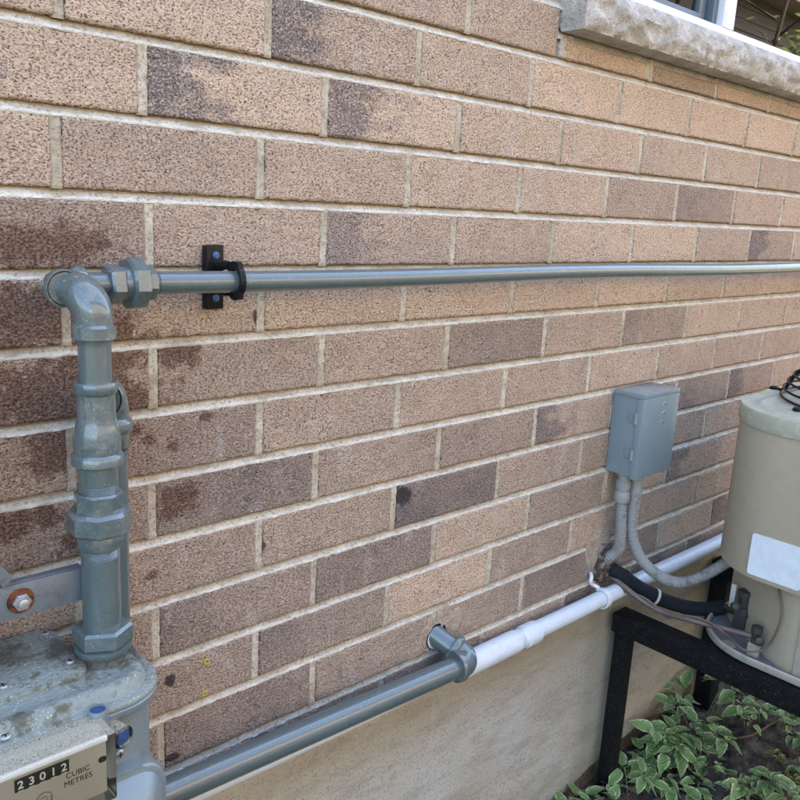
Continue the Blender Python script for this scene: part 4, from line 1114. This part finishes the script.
# seals and screws on the right of the index
p = W(121, 737, .2127); bm = bmesh.new(); lathe(bm, Vector((p.x-.004, -.1915, p.z)), AO + Vector((.25, 0, 0)), [(0, .011), (.012, .0125), (.024, .0125), (.026, .0095), (.018, .009)], n=24); obj('seal_lug', bm, m_clear, gm)
bm = bmesh.new(); lathe(bm, Vector((p.x-.001, -.2045, p.z)), AO + Vector((.25, 0, 0)), [(0, .0088), (.010, .0088), (.011, .006)], n=20); obj('blue_plug', bm, m_seal, gm)
p = W(122, 757, .20); screw(Vector((p.x, -.1935, p.z)), .0055, m_bolt, gm, AO)
# bracket strap and bolt
br = thing('meter_bracket', 'galvanised steel bar with a rusty bolt behind the meter riser', 'bracket', (.2, -.088, -.70))
bm = bmesh.new(); box(bm, -.10, .262, -.0925, -.0885, -.7165, -.6775, .0008)
box(bm, -.10, .262, -.0885, -.078, -.6795, -.6768, .0008)
tube(bm, smooth_path([V(.262, .089, -.674), V(.271, .092, -.673), V(.277, .084, -.674), V(.275, .074, -.675)], 4), .004, 8)
obj('bar', bm, m_galv, br)
bm = bmesh.new(); q0 = W(9, 583, .096); q1 = W(-60, 518, .096); up_ = Vector((.5, 0, .62)).normalized()*.007; bq = Vector((0, .003, 0)); vs = [bm.verts.new(v) for v in (q0-up_, q0+up_, q1+up_, q1-up_, q0-up_+bq, q0+up_+bq, q1+up_+bq, q1-up_+bq)]; [bm.faces.new([vs[i] for i in f]) for f in ((0,1,2,3),(7,6,5,4),(0,4,5,1),(1,5,6,2),(2,6,7,3),(3,7,4,0))]; bmesh.ops.recalc_face_normals(bm, faces=bm.faces)
obj('brace', bm, m_galv, br)
p = W(21, 601, .0935); bm = bmesh.new(); lathe(bm, Vector((p.x, -.0926, p.z)), AO, [(0, .0145), (.0012, .0142), (.0016, .008)], n=30); obj('washer', bm, m_rust, br)
bm = bmesh.new(); hexnut(bm, Vector((p.x, -.0938, p.z)), AO, .0100, .006, n=6, ch=.0012); lathe(bm, Vector((p.x, -.0998, p.z)), AO, [(0, .0055), (.004, .0055), (.0048, .0042)], n=18); obj('bolt', bm, m_bolt, br)

# ------------------------------------------------------------------ planting
def leaf_mesh(seed, L=1.0, Wd=.46, fold=.25, droop=.25):
    rnd = random.Random(seed); bm = bmesh.new(); lay = bm.verts.layers.float.new('edge')
    nl, nw = 10, 6; rows = []
    bend = rnd.uniform(-.12, .12); tw = rnd.uniform(-.35, .35)
    for i in range(nl+1):
        t = i/nl
        hw = Wd*.5*(math.sin(PI*min(1, t*.98 + .02)**.72))**.85*(1 - .12*t)
        if i == 0: hw = .006
        if i == nl: hw = .003
        row = []
        for j in range(nw+1):
            s = (j/nw - .5)*2
            ser = 1 + (.05*((i % 2)*2-1) if abs(s) > .99 and 0 < i < nl else 0)
            x = s*hw*ser + bend*t*t; y = t*L
            z = abs(s)*hw*fold*2 - droop*t*t + .02*math.sin(t*9 + s*3 + seed)*abs(s)
            z += tw*s*hw*t
            v = bm.verts.new((x, y, z)); v[lay] = max(abs(s)**1.5, max(0, (t-.86)/.14)**1.2*.95); row.append(v)
        rows.append(row)
    for a, b in zip(rows, rows[1:]):
        for j in range(nw): bm.faces.new((a[j], a[j+1], b[j+1], b[j]))
    bmesh.ops.recalc_face_normals(bm, faces=bm.faces)
    me = D.meshes.new('leaf'); bm.to_mesh(me); bm.free()
    for p in me.polygons: p.use_smooth = True
    me.materials.append(m_leaf); return me
LEAVES = [leaf_mesh(i, Wd=.52 + .14*random.random(), fold=.08 + .2*random.random(), droop=.05 + .22*random.random()) for i in range(10)]
LEAVES_Y = []
for i in range(3):
    me = leaf_mesh(30+i, Wd=.34, fold=.5, droop=.2); me.materials.clear(); me.materials.append(m_leafg); LEAVES_Y.append(me)
pr_ = random.Random(11)
def plant(x, y, h, size, nst, label, lean=(0, 0), group='variegated leafy plants in the soil', leaves=LEAVES):
    z0 = soil_z(x, y) - .005
    t = thing('goutweed_plant', label, 'plant', (x, y, z0), group)
    for s in range(nst):
        a = pr_.uniform(0, 2*PI); sp = pr_.uniform(.2, .9)*h*.7 if nst > 1 else 0
        tip = Vector((x + math.cos(a)*sp + lean[0], y + math.sin(a)*sp + lean[1], z0 + h*pr_.uniform(.6, 1.05)))
        if tip.y > -.03: tip.y = -.03 - pr_.uniform(0, .03)
        base = Vector((x + pr_.uniform(-.01, .01), y + pr_.uniform(-.01, .01), z0))
        bm = bmesh.new(); tube(bm, smooth_path([base, base.lerp(tip, .5) + Vector((0, 0, h*.12)), tip], 4), .0016, 6); obj('stem', bm, m_stem, t)
        # compound leaf: three groups of leaflets
        az = math.atan2(tip.y - base.y, tip.x - base.x) + pr_.uniform(-.6, .6)
        for gaz, gl in ((0, .0), (2.0, .0), (-2.0, .0)):
            gdir = az + gaz + pr_.uniform(-.3, .3)
            org = tip + Vector((math.cos(gdir), math.sin(gdir), .15))*size*pr_.uniform(.1, .35)
            for la in ((0, 1.05, -1.05) if pr_.random() < .3 else ((0, .9) if pr_.random() < .5 else (0,))):
                o = D.objects.new('leaf', pr_.choice(leaves)); C.objects.link(o); o.parent = t
                dz = gdir + la + pr_.uniform(-.25, .25)
                o.location = org - Vector((x, y, z0)) + Vector((0, 0, pr_.uniform(-.008, .008)))
                sz = size*pr_.uniform(.45, 1.08)*(1 if la == 0 else .82)
                o.scale = (sz, sz, sz)
                o.rotation_euler = (pr_.uniform(-.45, .45), pr_.uniform(-.45, .45), dz - PI/2)
    return t
# px, py of the crown in the photograph, height, leaf size, stems
PL = [(565, 785, .06, .060, 2, 'plant at the foot of the wall, lowest left of the bed'),
 (590, 790, .05, .055, 2, 'low plant in front of the brown footing'),
 (628, 790, .07, .062, 3, 'broad-leaved plant at the bottom edge, left of centre'),
 (612, 770, .05, .050, 1, 'small plant just below the foot of the black leg'),
 (632, 762, .07, .062, 2, 'plant with two large cream-edged leaves beside the black leg'),
 (650, 715, .09, .066, 3, 'plant leaning against the tan wall right of the black leg'),
 (672, 700, .12, .062, 2, 'tall plant with an upright pointed leaf before the tan wall'),
 (670, 735, .09, .070, 3, 'dense plant in the middle of the bed'),
 (690, 745, .08, .070, 3, 'plant with broad rounded leaves right of the densest one'),
 (700, 715, .10, .066, 3, 'plant with narrow cream margins under the beam'),
 (712, 695, .12, .064, 3, 'tallest plant, below the far black leg'),
 (728, 700, .09, .058, 2, 'blue green plant right under the stand beam'),
 (718, 735, .06, .055, 2, 'small plant on bare clods right of the dense group'),
 (700, 775, .06, .055, 2, 'low plant near the bottom, between two larger ones'),
 (735, 780, .06, .060, 3, 'plant in the lower middle with folded leaves'),
 (752, 795, .05, .062, 2, 'plant cut by the bottom edge, right of the folded-leaf one'),
 (778, 785, .06, .058, 3, 'plant near the lower right corner with pale margins'),
 (680, 795, .05, .055, 2, 'plant cut by the bottom edge under the dense group'),
 (760, 715, .05, .040, 2, 'small leaved plant below the condenser'),
 (748, 722, .04, .036, 2, 'tiny plant on the bare soil left of the twig'),
 (785, 718, .06, .048, 3, 'plant under the condenser near the right edge'),
 (798, 735, .05, .045, 2, 'plant at the right edge below the beam'),
 (795, 765, .05, .045, 2, 'plant at the right edge halfway down the bed'),
 (660, 768, .05, .050, 2, 'small plant on dark soil right of the black leg'),
 (577, 798, .05, .055, 3, 'plant cut by the bottom edge below the parged wall'),
 (605, 798, .05, .055, 3, 'plant cut by the bottom edge left of the broad-leaved one'),
 (645, 742, .06, .050, 3, 'plant hugging the footing right behind the black leg'),
 (655, 758, .06, .055, 3, 'plant between the black leg and the dense middle plant'),
 (688, 722, .08, .060, 3, 'plant behind the dense middle plant'),
 (705, 760, .05, .045, 2, 'small plant in front of the dense middle plant'),
 (722, 790, .05, .055, 3, 'plant cut by the bottom edge left of the folded-leaf one'),
 (765, 775, .05, .05, 2, 'plant just above the pale-margined one'),
 (770, 705, .06, .042, 3, 'small plant tight under the beam left of the right edge')]
for (px, py, h, sz, ns, lab) in PL:
    q = WZ(px, py, -1.60 + h*.7)
    y = min(-.06, q.y); plant(q.x, y, h, sz, ns, lab)
for (px, py, lab) in ((620, 757, 'tuft of yellow green leaves at the foot of the black leg'), (710, 690, 'yellow green sprig under the beam by the far black leg'), (797, 785, 'yellow green sprig at the lower right edge'), (775, 760, 'faded yellow sprig on bare soil')):
    q = WZ(px, py, -1.585); plant(q.x, min(-.03, q.y), .03, .026, 2, lab, leaves=LEAVES_Y, group='yellow green sprigs in the soil')
# twig and dead leaves
tp = [WZ(722, 738, -1.60), WZ(745, 737, -1.585), WZ(760, 731, -1.58), WZ(778, 720, -1.57), WZ(800, 714, -1.565), WZ(830, 705, -1.57)]
bm = bmesh.new(); tube(bm, smooth_path(tp, 5), .0028, 8); tag(obj('twig', bm, m_twig), 'thin brown runner stem lying across the bare soil', 'twig')
DL = [(655, 786, .05), (668, 789, .04), (748, 700, .05), (737, 692, .045), (760, 697, .04), (690, 728, .045), (724, 722, .04), (640, 783, .035), (775, 745, .03), (715, 755, .035)]
LB = ['long curled dead leaf near the bottom left of the soil', 'dead leaf lying beside the long curled one', 'dead leaf right below the beam', 'left dead leaf under the beam', 'dead leaf under the condenser rim', 'dead leaf among the dense plants', 'dead leaf on clods beside the small plant', 'small dead leaf below the black leg', 'dead leaf right of the twig on bare soil', 'dead leaf above the low central plant']
for (px, py, s), lab in zip(DL, LB):
    q = WZ(px, py, -1.60); me = leaf_mesh(50 + px, Wd=.5, fold=.6, droop=-.2); me.materials.clear(); me.materials.append(m_dead)
    o = D.objects.new('dead_leaf', me); C.objects.link(o); o.location = (q.x, q.y, soil_z(q.x, q.y) + .006); o.scale = (s, s, s); o.rotation_euler = (pr_.uniform(-.4, .4), pr_.uniform(-.4, .4), pr_.uniform(0, 6))
    tag(o, lab, 'dead leaf', 'dead leaves on the soil')
# clods
bm = bmesh.new()
for i in range(420):
    x = pr_.uniform(1.3, 2.9); y = pr_.uniform(-1.1, -.02); s = pr_.uniform(.003, .013)*(1 if pr_.random() < .8 else 1.6)
    z = soil_z(x, y) + s*.2; r_ = bmesh.ops.create_icosphere(bm, subdivisions=2, radius=s)
    for v in r_['verts']:
        v.co = v.co*(1 + .5*noise.noise(v.co*90 + Vector((i, 0, 0)))); v.co.z *= .7; v.co += Vector((x, y, z))
tag(obj('soil_clods', bm, m_soil, ang=50), 'crumbly clods and grit strewn over the dark soil', 'soil', kind='stuff')

# ------------------------------------------------------------------ the other side of the yard (seen in the glass, lights the wall)
nh = thing('neighbour_house', 'tan sided neighbouring house reflected in the window glass', 'house', (1, -4.6, -1.7))
bm = bmesh.new()
box(bm, -1.6, 15, -9, -4.62, -1.69, 2.6)
for i in range(18):
    z = .08 + i*.14
    vs = [bm.verts.new(q) for q in ((-1.6, -4.60, z), (15, -4.60, z), (15, -4.615, z+.139), (-1.6, -4.615, z+.139))]; bm.faces.new(vs)
    vs = [bm.verts.new(q) for q in ((-1.6, -4.60, z), (15, -4.60, z), (15, -4.618, z), (-1.6, -4.618, z))]; bm.faces.new(vs)
obj('siding', bm, m_siding, nh, smooth=False)
bm = bmesh.new(); box(bm, -1.62, 15.02, -9.02, -4.585, -1.688, .08)
obj('added_base', bm, m_base, nh, smooth=False)  # unseen base, added to darken the lower reflections and the light from below
bm = bmesh.new(); box(bm, -2, 15.4, -9.4, -4.2, 2.6, 2.75); obj('eaves', bm, m_siding, nh, smooth=False)
tr = thing('tree', 'leafy tree reflected in the right window pane', 'tree', (7.2, -2.4, -1.7))
bm = bmesh.new(); tube(bm, smooth_path([Vector((7.2, -2.4, -1.7)), Vector((7.25, -2.4, -.3)), Vector((7.1, -2.3, 1.0)), Vector((7.3, -2.2, 2.2))], 5), [.035 - .0016*i for i in range(16)], 10)
for i in range(12):
    a = i*2.4; z = .2 + i*.17; tube(bm, [Vector((7.2, -2.35, z)), Vector((7.2 + .5*math.cos(a), -2.35 + .5*math.sin(a), z+.3)), Vector((7.2 + 1.0*math.cos(a), -2.35 + 1.0*math.sin(a), z+.45))], [.012, .008, .004], 6)
obj('trunk', bm, m_bark, tr)
bm = bmesh.new()
for i in range(420):
    cl_ = i % 8; rr_ = random.Random(cl_); c = Vector((7.2 + rr_.gauss(0, .65), -2.35 + rr_.gauss(0, .6), 1.2 + rr_.gauss(0, .65)))
    c += Vector((pr_.gauss(0, .2), pr_.gauss(0, .2), pr_.gauss(0, .16)))
    s = pr_.uniform(.03, .07); a = Vector((pr_.gauss(0, 1), pr_.gauss(0, 1), pr_.gauss(0, .5))).normalized(); b = a.orthogonal().normalized()
    vs = [bm.verts.new(c + q) for q in (a*s, b*s*.4, -a*s, -b*s*.4)]; bm.faces.new(vs)
obj('crown', bm, m_leafg, tr, smooth=False)
print('objects', len(D.objects), 'tris', sum(len(m.polygons) for m in D.meshes)*2)
